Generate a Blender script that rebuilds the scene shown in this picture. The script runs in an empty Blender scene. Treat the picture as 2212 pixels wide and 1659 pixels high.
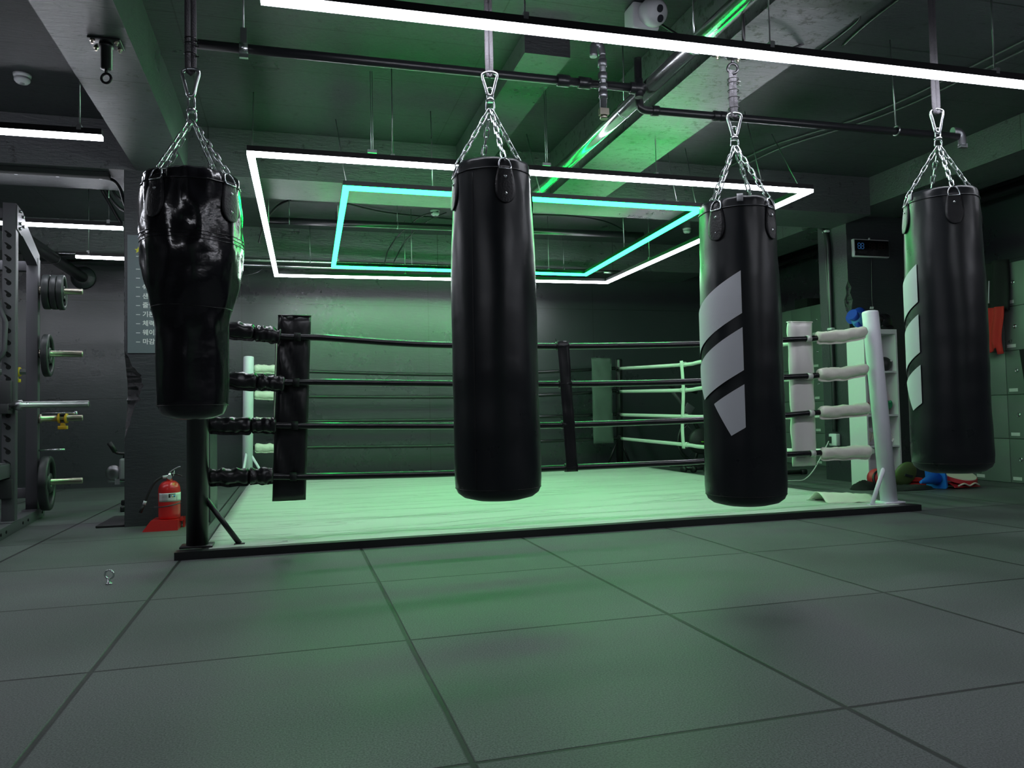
import bpy, bmesh, math, random
from mathutils import Vector, Matrix, noise
random.seed(7)
SC = bpy.context.scene
COL = SC.collection
PI = math.pi

# ------------------------------------------------------------------ camera, world, exposure
YAW, PITCH, ROLL = .2772, .0390, -.0212
CAM = Vector((.6201, -1.7229, .782))
fw = Vector((math.sin(YAW)*math.cos(PITCH), math.cos(YAW)*math.cos(PITCH), math.sin(PITCH)))
rt = Vector((math.cos(YAW), -math.sin(YAW), 0))
up = rt.cross(fw)
r2 = rt*math.cos(ROLL) + up*math.sin(ROLL)
u2 = -rt*math.sin(ROLL) + up*math.cos(ROLL)
cd = bpy.data.cameras.new('camera')
cd.sensor_fit = 'HORIZONTAL'; cd.sensor_width = 36.0; cd.lens = 36.0*1664.3/2212
cd.clip_start = .05; cd.clip_end = 100
cam = bpy.data.objects.new('camera', cd); COL.objects.link(cam)
cam.matrix_world = Matrix(((r2.x, u2.x, -fw.x, CAM.x), (r2.y, u2.y, -fw.y, CAM.y), (r2.z, u2.z, -fw.z, CAM.z), (0, 0, 0, 1)))
SC.camera = cam
w = bpy.data.worlds.new('world'); SC.world = w; w.use_nodes = True
w.node_tree.nodes['Background'].inputs[0].default_value = (.5, .55, .65, 1)
w.node_tree.nodes['Background'].inputs[1].default_value = .02
SC.view_settings.view_transform = 'Standard'
SC.view_settings.look = 'None'
SC.view_settings.exposure = 0.0
SC.view_settings.gamma = 1.0
SC.view_settings.use_curve_mapping = False
SC.cycles.use_denoising = True
SC.cycles.max_bounces = 8
SC.cycles.diffuse_bounces = 5
SC.cycles.sample_clamp_indirect = 4
SC.cycles.blur_glossy = 1.5
SC.cycles.caustics_reflective = False
SC.cycles.caustics_refractive = False
WHITE_L = 30.0      # radiance of the white LED bars
GREEN_L = 42.0      # radiance of the green LED bars

# ------------------------------------------------------------------ materials
def nodes(name):
    m = bpy.data.materials.new(name); m.use_nodes = True
    nt = m.node_tree
    return m, nt, nt.nodes['Principled BSDF']

def mat(name, col, rough=.5, metal=0., spec=.5, noise_s=0., noise_a=.0, bump=0., bump_s=40., rvar=0., coat=0., emit=None, emit_s=0., stretch=(1, 1, 1), detail=6., world=False, trans=0.):
    m, nt, b = nodes(name)
    b.inputs['Base Color'].default_value = (*col, 1)
    b.inputs['Roughness'].default_value = rough
    b.inputs['Metallic'].default_value = metal
    b.inputs['Specular IOR Level'].default_value = spec
    b.inputs['Coat Weight'].default_value = coat
    b.inputs['Coat Roughness'].default_value = .15
    b.inputs['Transmission Weight'].default_value = trans
    if emit:
        b.inputs['Emission Color'].default_value = (*emit, 1); b.inputs['Emission Strength'].default_value = emit_s
    L = nt.links.new
    if noise_a or bump or rvar:
        if world:
            tc = nt.nodes.new('ShaderNodeNewGeometry').outputs['Position']
        else:
            tc = nt.nodes.new('ShaderNodeTexCoord').outputs['Object']
        mp = nt.nodes.new('ShaderNodeMapping'); mp.inputs['Scale'].default_value = stretch
        L(tc, mp.inputs[0])
    if noise_a or rvar:
        n = nt.nodes.new('ShaderNodeTexNoise'); n.inputs['Scale'].default_value = noise_s or 3.; n.inputs['Detail'].default_value = detail
        L(mp.outputs[0], n.inputs['Vector'])
        if noise_a:
            r = nt.nodes.new('ShaderNodeMapRange'); r.inputs[1].default_value = .3; r.inputs[2].default_value = .7
            r.inputs[3].default_value = 1-noise_a; r.inputs[4].default_value = 1+noise_a
            L(n.outputs[0], r.inputs[0])
            v = nt.nodes.new('ShaderNodeVectorMath'); v.operation = 'SCALE'; v.inputs[0].default_value = col
            L(r.outputs[0], v.inputs['Scale']); L(v.outputs[0], b.inputs['Base Color'])
        if rvar:
            r = nt.nodes.new('ShaderNodeMapRange'); r.inputs[1].default_value = .3; r.inputs[2].default_value = .7
            r.inputs[3].default_value = max(.03, rough-rvar); r.inputs[4].default_value = rough+rvar
            L(n.outputs[0], r.inputs[0]); L(r.outputs[0], b.inputs['Roughness'])
    if bump:
        n2 = nt.nodes.new('ShaderNodeTexNoise'); n2.inputs['Scale'].default_value = bump_s; n2.inputs['Detail'].default_value = 5.
        L(mp.outputs[0], n2.inputs['Vector'])
        bp = nt.nodes.new('ShaderNodeBump'); bp.inputs['Strength'].default_value = min(1., bump); bp.inputs['Distance'].default_value = .02
        L(n2.outputs[0], bp.inputs['Height']); L(bp.outputs[0], b.inputs['Normal'])
    return m

def line_mask(nt, src, period, width, off=0.):
    """1 on thin lines every PERIOD along a scalar coordinate"""
    L = nt.links.new
    a = nt.nodes.new('ShaderNodeMath'); a.operation = 'ADD'; a.inputs[1].default_value = off + 100*period
    L(src, a.inputs[0])
    f = nt.nodes.new('ShaderNodeMath'); f.operation = 'PINGPONG'; f.inputs[1].default_value = period/2
    L(a.outputs[0], f.inputs[0])
    r = nt.nodes.new('ShaderNodeMapRange'); r.inputs[1].default_value = width/2; r.inputs[2].default_value = width
    r.inputs[3].default_value = 1; r.inputs[4].default_value = 0
    L(f.outputs[0], r.inputs[0])
    return r.outputs[0]

def rubber_floor_mat():
    m, nt, b = nodes('rubber_tile_floor'); L = nt.links.new
    pos = nt.nodes.new('ShaderNodeNewGeometry').outputs['Position']
    wob = nt.nodes.new('ShaderNodeTexNoise'); wob.inputs['Scale'].default_value = .9
    L(pos, wob.inputs['Vector'])
    wv = nt.nodes.new('ShaderNodeVectorMath'); wv.operation = 'SCALE'; wv.inputs['Scale'].default_value = .012
    L(wob.outputs['Color'], wv.inputs[0])
    ad = nt.nodes.new('ShaderNodeVectorMath'); ad.operation = 'ADD'; L(pos, ad.inputs[0]); L(wv.outputs[0], ad.inputs[1])
    sx = nt.nodes.new('ShaderNodeSeparateXYZ'); L(ad.outputs[0], sx.inputs[0])
    lx = line_mask(nt, sx.outputs[0], 1.0, .0105, -.006); ly = line_mask(nt, sx.outputs[1], 1.0, .008, -.006)
    mx = nt.nodes.new('ShaderNodeMath'); mx.operation = 'MAXIMUM'; L(lx, mx.inputs[0]); L(ly, mx.inputs[1])
    # per tile tone
    fl = nt.nodes.new('ShaderNodeVectorMath'); fl.operation = 'FLOOR'; L(pos, fl.inputs[0])
    fs = nt.nodes.new('ShaderNodeSeparateXYZ'); L(fl.outputs[0], fs.inputs[0])
    fc = nt.nodes.new('ShaderNodeCombineXYZ'); L(fs.outputs[0], fc.inputs[0]); L(fs.outputs[1], fc.inputs[1])
    wn = nt.nodes.new('ShaderNodeTexWhiteNoise'); L(fc.outputs[0], wn.inputs['Vector'])
    g = nt.nodes.new('ShaderNodeTexNoise'); g.inputs['Scale'].default_value = 190; g.inputs['Detail'].default_value = 3; g.inputs['Roughness'].default_value = .8
    L(pos, g.inputs['Vector'])
    big = nt.nodes.new('ShaderNodeTexNoise'); big.inputs['Scale'].default_value = 1.7; big.inputs['Detail'].default_value = 7; L(pos, big.inputs['Vector'])
    s1 = nt.nodes.new('ShaderNodeMapRange'); s1.inputs[1].default_value = .35; s1.inputs[2].default_value = .65; s1.inputs[3].default_value = .4; s1.inputs[4].default_value = 1.6; L(g.outputs[0], s1.inputs[0])
    s2 = nt.nodes.new('ShaderNodeMapRange'); s2.inputs[1].default_value = .3; s2.inputs[2].default_value = .7; s2.inputs[3].default_value = .78; s2.inputs[4].default_value = 1.22; L(big.outputs[0], s2.inputs[0])
    s3 = nt.nodes.new('ShaderNodeMapRange'); s3.inputs[3].default_value = .88; s3.inputs[4].default_value = 1.12; L(wn.outputs[0], s3.inputs[0])
    m1 = nt.nodes.new('ShaderNodeMath'); m1.operation = 'MULTIPLY'; L(s1.outputs[0], m1.inputs[0]); L(s2.outputs[0], m1.inputs[1])
    m2 = nt.nodes.new('ShaderNodeMath'); m2.operation = 'MULTIPLY'; L(m1.outputs[0], m2.inputs[0]); L(s3.outputs[0], m2.inputs[1])
    # pale scuffs
    sc = nt.nodes.new('ShaderNodeMapping'); sc.inputs['Scale'].default_value = (1.2, 7, 1); sc.inputs['Rotation'].default_value = (0, 0, .5); L(pos, sc.inputs[0])
    sn = nt.nodes.new('ShaderNodeTexNoise'); sn.inputs['Scale'].default_value = 2.3; sn.inputs['Detail'].default_value = 9; sn.inputs['Roughness'].default_value = .75; L(sc.outputs[0], sn.inputs['Vector'])
    sr = nt.nodes.new('ShaderNodeMapRange'); sr.inputs[1].default_value = .69; sr.inputs[2].default_value = .78; sr.inputs[3].default_value = 0; sr.inputs[4].default_value = .9; L(sn.outputs[0], sr.inputs[0])
    m3 = nt.nodes.new('ShaderNodeMath'); m3.operation = 'ADD'; L(m2.outputs[0], m3.inputs[0]); L(sr.outputs[0], m3.inputs[1])
    v = nt.nodes.new('ShaderNodeVectorMath'); v.operation = 'SCALE'; v.inputs[0].default_value = (.10, .108, .11); L(m3.outputs[0], v.inputs['Scale'])
    mix = nt.nodes.new('ShaderNodeMix'); mix.data_type = 'RGBA'; L(mx.outputs[0], mix.inputs[0]); L(v.outputs[0], mix.inputs[6]); mix.inputs[7].default_value = (.006, .007, .007, 1)
    L(mix.outputs[2], b.inputs['Base Color'])
    rr = nt.nodes.new('ShaderNodeMapRange'); rr.inputs[1].default_value = .3; rr.inputs[2].default_value = .7; rr.inputs[3].default_value = .42; rr.inputs[4].default_value = .62; L(big.outputs[0], rr.inputs[0])
    L(rr.outputs[0], b.inputs['Roughness'])
    b.inputs['Specular IOR Level'].default_value = .45
    hh = nt.nodes.new('ShaderNodeMath'); hh.operation = 'SUBTRACT'; L(g.outputs[0], hh.inputs[0]); hm = nt.nodes.new('ShaderNodeMath'); hm.operation = 'MULTIPLY'; hm.inputs[1].default_value = 3; L(mx.outputs[0], hm.inputs[0]); L(hm.outputs[0], hh.inputs[1])
    bp = nt.nodes.new('ShaderNodeBump'); bp.inputs['Strength'].default_value = .5; bp.inputs['Distance'].default_value = .003; L(hh.outputs[0], bp.inputs['Height']); L(bp.outputs[0], b.inputs['Normal'])
    return m

def concrete(name, col, rough=.45, bump=.5, seams=None, chips=0., spec=.5, axis=(0, 1), rvar=.1):
    """black paint over board-marked concrete; seams=(px, py) form board joints, chips: share of flaked spots"""
    m, nt, b = nodes(name); L = nt.links.new
    pos = nt.nodes.new('ShaderNodeNewGeometry').outputs['Position']
    big = nt.nodes.new('ShaderNodeTexNoise'); big.inputs['Scale'].default_value = 1.1; big.inputs['Detail'].default_value = 8; big.inputs['Roughness'].default_value = .65; L(pos, big.inputs['Vector'])
    mp = nt.nodes.new('ShaderNodeMapping'); mp.inputs['Scale'].default_value = (3, 14, 14); L(pos, mp.inputs[0])
    fine = nt.nodes.new('ShaderNodeTexNoise'); fine.inputs['Scale'].default_value = 3.5; fine.inputs['Detail'].default_value = 9; fine.inputs['Roughness'].default_value = .7; L(mp.outputs[0], fine.inputs['Vector'])
    s = nt.nodes.new('ShaderNodeMapRange'); s.inputs[1].default_value = .3; s.inputs[2].default_value = .7; s.inputs[3].default_value = .85; s.inputs[4].default_value = 1.15; L(big.outputs[0], s.inputs[0])
    v = nt.nodes.new('ShaderNodeVectorMath'); v.operation = 'SCALE'; v.inputs[0].default_value = col; L(s.outputs[0], v.inputs['Scale'])
    out = v.outputs[0]
    masks = []
    sx = nt.nodes.new('ShaderNodeSeparateXYZ'); L(pos, sx.inputs[0])
    if seams:
        for k, (ax, per) in enumerate(zip(axis, seams)):
            masks.append(line_mask(nt, sx.outputs[ax], per, .006, .13*k))
    if chips:
        cn = nt.nodes.new('ShaderNodeTexNoise'); cn.inputs['Scale'].default_value = 16; cn.inputs['Detail'].default_value = 6; cn.inputs['Roughness'].default_value = .8; L(pos, cn.inputs['Vector'])
        cr = nt.nodes.new('ShaderNodeMapRange'); cr.inputs[1].default_value = .60-chips*.1; cr.inputs[2].default_value = .64-chips*.1; L(cn.outputs[0], cr.inputs[0])
        masks.append(cr.outputs[0])
    for k in masks:
        mix = nt.nodes.new('ShaderNodeMix'); mix.data_type = 'RGBA'; L(k, mix.inputs[0]); L(out, mix.inputs[6]); mix.inputs[7].default_value = (.004, .005, .006, 1)
        out = mix.outputs[2]
    L(out, b.inputs['Base Color'])
    rr = nt.nodes.new('ShaderNodeMapRange'); rr.inputs[1].default_value = .3; rr.inputs[2].default_value = .7; rr.inputs[3].default_value = rough-rvar; rr.inputs[4].default_value = rough+rvar; L(big.outputs[0], rr.inputs[0])
    L(rr.outputs[0], b.inputs['Roughness']); b.inputs['Specular IOR Level'].default_value = spec
    bp = nt.nodes.new('ShaderNodeBump'); bp.inputs['Strength'].default_value = bump; bp.inputs['Distance'].default_value = .012; L(fine.outputs[0], bp.inputs['Height']); L(bp.outputs[0], b.inputs['Normal'])
    return m

def canvas_mat():
    m, nt, b = nodes('ring_canvas'); L = nt.links.new
    pos = nt.nodes.new('ShaderNodeNewGeometry').outputs['Position']
    mp = nt.nodes.new('ShaderNodeMapping'); mp.inputs['Scale'].default_value = (.35, 2.6, 1); mp.inputs['Rotation'].default_value = (0, 0, .05); L(pos, mp.inputs[0])
    n = nt.nodes.new('ShaderNodeTexNoise'); n.inputs['Scale'].default_value = 1.3; n.inputs['Detail'].default_value = 3; n.inputs['Distortion'].default_value = .6; L(mp.outputs[0], n.inputs['Vector'])
    # creases: ridge where the noise crosses the middle
    a = nt.nodes.new('ShaderNodeMath'); a.operation = 'SUBTRACT'; a.inputs[1].default_value = .5; L(n.outputs[0], a.inputs[0])
    c = nt.nodes.new('ShaderNodeMath'); c.operation = 'ABSOLUTE'; L(a.outputs[0], c.inputs[0])
    r = nt.nodes.new('ShaderNodeMapRange'); r.inputs[1].default_value = 0; r.inputs[2].default_value = .022; r.inputs[3].default_value = 1; r.inputs[4].default_value = 0; L(c.outputs[0], r.inputs[0])
    g = nt.nodes.new('ShaderNodeTexNoise'); g.inputs['Scale'].default_value = 1.2; g.inputs['Detail'].default_value = 5; L(pos, g.inputs['Vector'])
    s = nt.nodes.new('ShaderNodeMapRange'); s.inputs[1].default_value = .3; s.inputs[2].default_value = .7; s.inputs[3].default_value = .92; s.inputs[4].default_value = 1.05; L(g.outputs[0], s.inputs[0])
    v = nt.nodes.new('ShaderNodeVectorMath'); v.operation = 'SCALE'; v.inputs[0].default_value = (.62, .64, .61); L(s.outputs[0], v.inputs['Scale']); L(v.outputs[0], b.inputs['Base Color'])
    b.inputs['Roughness'].default_value = .5
    ad = nt.nodes.new('ShaderNodeMath'); ad.operation = 'ADD'; L(r.outputs[0], ad.inputs[0]); L(n.outputs[0], ad.inputs[1])
    bp = nt.nodes.new('ShaderNodeBump'); bp.inputs['Strength'].default_value = 1.; bp.inputs['Distance'].default_value = .016; L(ad.outputs[0], bp.inputs['Height']); L(bp.outputs[0], b.inputs['Normal'])
    return m

def emitter(name, col, s):
    m, nt, b = nodes(name)
    nt.nodes.remove(b)
    e = nt.nodes.new('ShaderNodeEmission'); e.inputs[0].default_value = (*col, 1); e.inputs[1].default_value = s
    nt.links.new(e.outputs[0], nt.nodes['Material Output'].inputs[0])
    return m

M = {}
M['floor'] = rubber_floor_mat()
M['slab'] = concrete('black_painted_slab', (.040, .043, .050), .36, .7, (1.8, .6), chips=.12, spec=.8)
M['beam'] = concrete('black_painted_beam', (.07, .074, .083), .33, .7, (2.4, 3.1), chips=.1, spec=.9)
M['beam_chip'] = concrete('flaking_black_beam', (.09, .095, .105), .34, .5, None, chips=.55, spec=.9)
M['wall'] = concrete('black_painted_wall', (.028, .031, .037), .28, .14, (2.4, 1.2), axis=(0, 2), spec=1.0, rvar=.02)
M['column'] = concrete('black_painted_column', (.030, .034, .039), .33, .35, None, spec=.7)
M['broken'] = concrete('broken_concrete', (.02, .022, .025), .25, 1., None, spec=.9)
M['canvas'] = canvas_mat()
M['white_led'] = emitter('white_led', (.95, .97, 1.07), WHITE_L)
M['green_led'] = emitter('green_led', (.006, 1, .13), GREEN_L)
M['housing'] = mat('black_aluminium', (.012, .012, .014), .45, .2)
M['bag'] = mat('black_bag_vinyl', (.013, .016, .019), .32, bump=.10, bump_s=9, noise_s=5, rvar=.07, spec=.5)
M['bag_gloss'] = mat('glossy_bag_vinyl', (.012, .012, .015), .16, bump=.3, bump_s=7, rvar=.04, noise_s=4, spec=.6)
M['bag_seam'] = mat('bag_seam', (.006, .006, .007), .5)
M['leather'] = mat('black_leather_tab', (.014, .014, .017), .42, bump=.2, bump_s=120)
M['stitch'] = mat('black_stitching', (.003, .003, .003), .7)
M['chrome'] = mat('zinc_chain', (.72, .74, .76), .25, 1.)
M['steel'] = mat('dull_steel', (.42, .43, .44), .35, 1., rvar=.08, noise_s=20)
M['galv'] = mat('galvanised_pipe', (.3, .31, .33), .4, .9, rvar=.1, noise_s=15)
M['duct'] = mat('polished_pipe', (.6, .62, .62), .22, 1., rvar=.05, noise_s=5)
M['webbing'] = mat('grey_webbing', (.11, .105, .115), .85, bump=.4, bump_s=200)
M['black_pipe'] = mat('black_painted_pipe', (.014, .015, .018), .33, spec=.6)
M['stripe'] = mat('grey_white_print', (.80, .82, .87), .55)
M['black_vinyl'] = mat('black_pad_vinyl', (.012, .012, .014), .3, bump=.2, bump_s=6, spec=.5)
M['white_vinyl'] = mat('white_pad_vinyl', (.8, .78, .75), .45, bump=.15, bump_s=8)
M['cream_vinyl'] = mat('cream_cover_vinyl', (.78, .78, .68), .42, bump=.3, bump_s=14)
M['grey_pad'] = mat('dark_grey_pad_cloth', (.055, .07, .065), .7, bump=.15, bump_s=20)
M['black_rope'] = mat('black_rope_cover', (.010, .010, .012), .2, spec=.55)
M['white_rope'] = mat('white_rope_cover', (.62, .64, .6), .45)
M['velcro'] = mat('black_velcro', (.01, .012, .013), .9)
M['white_paint'] = mat('white_post_paint', (.82, .82, .9), .35, noise_s=3, noise_a=.04)
M['black_steel'] = mat('black_steel', (.010, .010, .012), .32, spec=.6)
M['locker'] = mat('dark_grey_locker', (.17, .21, .19), .45, noise_s=3, noise_a=.05)
M['gap'] = mat('dark_gap', (.004, .004, .005), .9)
M['white_plastic'] = mat('white_plastic', (.62, .63, .66), .4)
M['tag'] = mat('white_tag', (.7, .72, .7), .5)
M['shelf'] = mat('white_laminate', (.66, .67, .68), .5)
M['rack'] = mat('grey_powder_coat', (.085, .085, .095), .5, bump=.1, bump_s=300)
M['rack_dark'] = mat('dark_powder_coat', (.03, .03, .034), .5)
M['rubber'] = mat('black_rubber', (.016, .017, .018), .5)
M['plate'] = mat('black_rubber_plate', (.03, .036, .036), .45)
M['brass'] = mat('worn_sleeve_steel', (.5, .46, .38), .3, 1.)
M['yellow'] = mat('yellow_plastic', (.75, .48, .02), .4)
M['red'] = mat('red_enamel', (.62, .02, .02), .3, coat=.3)
M['red_soft'] = mat('red_leather', (.5, .03, .04), .45)
M['red_cloth'] = mat('red_cloth', (.55, .03, .025), .9)
M['cream'] = mat('cream_leather', (.7, .68, .55), .5)
M['blue'] = mat('blue_plastic', (.015, .16, .62), .4)
M['blue_dark'] = mat('blue_leather', (.015, .06, .42), .35)
M['blue_light'] = mat('light_blue_leather', (.07, .26, .55), .35)
M['olive'] = mat('olive_leather', (.10, .16, .05), .5)
M['green_ball'] = mat('green_leather', (.02, .25, .11), .4)
M['sign'] = mat('grey_blue_sign', (.13, .155, .175), .5)
M['sign_white'] = mat('white_lettering', (.75, .76, .76), .5)
M['star'] = mat('yellow_star', (.65, .6, .03), .5)
M['black_cloth'] = mat('black_cloth', (.012, .013, .013), .9, bump=.3, bump_s=12)
M['screen'] = mat('black_screen', (.004, .004, .005), .12, spec=.6)
M['blue_seg'] = mat('blue_digit', (.01, .03, .06), .4, emit=(.08, .3, .75), emit_s=.28)
M['red_seg'] = mat('dim_red_digit', (.025, .008, .008), .4)
M['grey_plate'] = mat('grey_panel', (.3, .31, .32), .45)
M['lens'] = mat('dark_lens', (.03, .03, .04), .08)
M['label_text'] = mat('dark_lettering', (.03, .04, .04), .6)
M['amber'] = mat('label_blue', (.03, .2, .45), .5)
M['green_text'] = mat('lime_trim', (.2, .6, .04), .5)

# ------------------------------------------------------------------ mesh helpers
class MB:
    def __init__(s):
        s.v = []; s.f = []; s.m = []; s.sm = []; s.mats = []
    def mi(s, m):
        if m is None: return 0
        if m not in s.mats: s.mats.append(m)
        return s.mats.index(m)
    def add(s, vs, fs, m=None, smooth=False):
        k = len(s.v); s.v += [tuple(v) for v in vs]
        i = s.mi(m)
        for f in fs:
            s.f.append([k+j for j in f]); s.m.append(i); s.sm.append(smooth)
        return s
    def box(s, x0, x1, y0, y1, z0, z1, m=None, rot=None, c=None):
        vs = [Vector((x, y, z)) for x in (x0, x1) for y in (y0, y1) for z in (z0, z1)]
        if rot is not None:
            c = Vector(c) if c is not None else Vector(((x0+x1)/2, (y0+y1)/2, (z0+z1)/2))
            vs = [rot @ (v-c) + c for v in vs]
        return s.add(vs, [(0, 1, 3, 2), (4, 6, 7, 5), (0, 4, 5, 1), (2, 3, 7, 6), (0, 2, 6, 4), (1, 5, 7, 3)], m)
    def rbox(s, x0, x1, y0, y1, z0, z1, r=.01, m=None, rot=None, c=None, seg=2):
        bm = bmesh.new(); bmesh.ops.create_cube(bm, size=1)
        for v in bm.verts: v.co = Vector(((x0+x1)/2+v.co.x*(x1-x0), (y0+y1)/2+v.co.y*(y1-y0), (z0+z1)/2+v.co.z*(z1-z0)))
        bmesh.ops.bevel(bm, geom=bm.edges[:], offset=min(r, .49*min(abs(x1-x0), abs(y1-y0), abs(z1-z0))), segments=seg, profile=.5, affect='EDGES')
        cc = Vector(c) if c is not None else Vector(((x0+x1)/2, (y0+y1)/2, (z0+z1)/2))
        vs = [v.co.copy() for v in bm.verts]
        if rot is not None: vs = [rot @ (v-cc) + cc for v in vs]
        bm.verts.index_update()
        s.add(vs, [[v.index for v in f.verts] for f in bm.faces], m, True); bm.free(); return s
    def tube(s, path, r, n=10, m=None, closed=False, cap=True, smooth=True, flat=1.):
        P = [Vector(p) for p in path]; N = len(P)
        rs = r if isinstance(r, (list, tuple)) else [r]*N
        t = []
        for i in range(N):
            a = P[(i-1) % N] if (closed or i > 0) else P[i]; b = P[(i+1) % N] if (closed or i < N-1) else P[i]
            t.append((b-a).normalized())
        ref = Vector((0, 0, 1)) if abs(t[0].z) < .9 else Vector((1, 0, 0))
        u = (ref - t[0]*ref.dot(t[0])).normalized()
        rings = []
        for i in range(N):
            u = (u - t[i]*u.dot(t[i])).normalized(); w_ = t[i].cross(u)
            rings.append([P[i] + (u*math.cos(2*PI*k/n) + w_*math.sin(2*PI*k/n)*flat)*rs[i] for k in range(n)])
        vs = [v for R in rings for v in R]; fs = []
        for i in range(N if closed else N-1):
            j = (i+1) % N
            for k in range(n):
                l = (k+1) % n
                fs.append((i*n+k, i*n+l, j*n+l, j*n+k))
        s.add(vs, fs, m, smooth)
        if cap and not closed:
            k0 = len(s.v)-N*n
            s.f.append([k0+k for k in range(n)][::-1]); s.m.append(s.mi(m)); s.sm.append(False)
            s.f.append([k0+(N-1)*n+k for k in range(n)]); s.m.append(s.mi(m)); s.sm.append(False)
        return s
    def cyl(s, a, b, r, n=16, m=None, r_b=None):
        return s.tube([a, b], [r, r if r_b is None else r_b], n, m)
    def lathe(s, prof, c=(0, 0, 0), n=32, m=None, ax=None, fn=None, smooth=True, cap=True):
        """prof: list of (radius, height) along axis (default Z)"""
        A = Matrix.Identity(3) if ax is None else Vector((0, 0, 1)).rotation_difference(Vector(ax)).to_matrix()
        c = Vector(c); vs = []; fs = []
        for j, (r, h) in enumerate(prof):
            for k in range(n):
                a = 2*PI*k/n; rr = fn(r, a, h) if fn else r
                vs.append(c + A @ Vector((rr*math.cos(a), rr*math.sin(a), h)))
        for j in range(len(prof)-1):
            for k in range(n):
                l = (k+1) % n
                fs.append((j*n+k, j*n+l, (j+1)*n+l, (j+1)*n+k))
        if cap:
            fs.append([k for k in range(n)][::-1]); fs.append([(len(prof)-1)*n+k for k in range(n)])
        return s.add(vs, fs, m, smooth)
    def sphere(s, c, r, m=None, sc=(1, 1, 1), n=20, rot=None, fn=None):
        c = Vector(c); vs = []; fs = []; R = n//2
        for j in range(R+1):
            th = PI*j/R
            for k in range(n):
                a = 2*PI*k/n
                p = Vector((math.sin(th)*math.cos(a), math.sin(th)*math.sin(a), math.cos(th)))
                q = fn(p) if fn else p
                p = Vector((q.x*sc[0], q.y*sc[1], q.z*sc[2]))*r
                if rot is not None: p = rot @ p
                vs.append(c+p)
        for j in range(R):
            for k in range(n):
                l = (k+1) % n
                if j == 0: fs.append((k, (j+1)*n+k, (j+1)*n+l))
                elif j == R-1: fs.append((j*n+k, (j+1)*n+k, j*n+l))
                else: fs.append((j*n+k, (j+1)*n+k, (j+1)*n+l, j*n+l))
        return s.add(vs, fs, m, True)
    def torus(s, c, R, r, ax=(0, 0, 1), n=24, k=8, m=None, sy=1.):
        A = Vector((0, 0, 1)).rotation_difference(Vector(ax)).to_matrix(); c = Vector(c)
        return s.tube([c + A @ Vector((R*math.cos(2*PI*i/n), R*sy*math.sin(2*PI*i/n), 0)) for i in range(n)], r, k, m, closed=True)
    def prism(s, poly, d, m=None, smooth=False):
        """poly: 3-D points in a plane, d: extrusion vector"""
        P = [Vector(p) for p in poly]; d = Vector(d); n = len(P)
        fs = [list(range(n))[::-1], list(range(n, 2*n))] + [(i, (i+1) % n, n+(i+1) % n, n+i) for i in range(n)]
        return s.add(P+[p+d for p in P], fs, m, smooth)
    def grid(s, fn, nu, nv, m=None, th=None, smooth=True):
        """sheet fn(u,v)->point; th: thickness along z-normal offset function"""
        vs = [Vector(fn(i/nu, j/nv)) for i in range(nu+1) for j in range(nv+1)]
        fs = [(i*(nv+1)+j, (i+1)*(nv+1)+j, (i+1)*(nv+1)+j+1, i*(nv+1)+j+1) for i in range(nu) for j in range(nv)]
        if th is not None:
            th = Vector(th); k = len(vs); vs += [v+th for v in vs]
            fs += [tuple(a+k for a in f)[::-1] for f in fs]
            def idx(i, j): return i*(nv+1)+j
            loop = [idx(i, 0) for i in range(nu)] + [idx(nu, j) for j in range(nv)] + [idx(i, nv) for i in range(nu, 0, -1)] + [idx(0, j) for j in range(nv, 0, -1)]
            for a, b in zip(loop, loop[1:]+loop[:1]): fs.append((b, a, a+k, b+k))
        return s.add(vs, fs, m, smooth)
    def build(s, name, m=None, parent=None, loc=None, bevel=0., auto=True):
        o_w = origin(parent) if parent is not None else Vector(loc if loc is not None else (0, 0, 0))
        if parent is not None and loc is not None: o_w = Vector(loc)
        me = bpy.data.meshes.new(name)
        me.from_pydata([tuple(Vector(v)-o_w) for v in s.v], [], s.f)
        ms = s.mats if s.mats else []
        if not ms: me.materials.append(m)
        else:
            for x in ms: me.materials.append(x)
        me.polygons.foreach_set('material_index', s.m); me.polygons.foreach_set('use_smooth', s.sm)
        bm = bmesh.new(); bm.from_mesh(me); bmesh.ops.recalc_face_normals(bm, faces=bm.faces[:]); bm.to_mesh(me); bm.free()
        me.update()
        o = bpy.data.objects.new(name, me); COL.objects.link(o)
        if parent is not None:
            o.parent = parent; o.location = o_w-origin(parent)
        else: o.location = o_w
        if bevel:
            b = o.modifiers.new('bevel', 'BEVEL'); b.width = bevel; b.segments = 2; b.limit_method = 'ANGLE'
        return o

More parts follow.
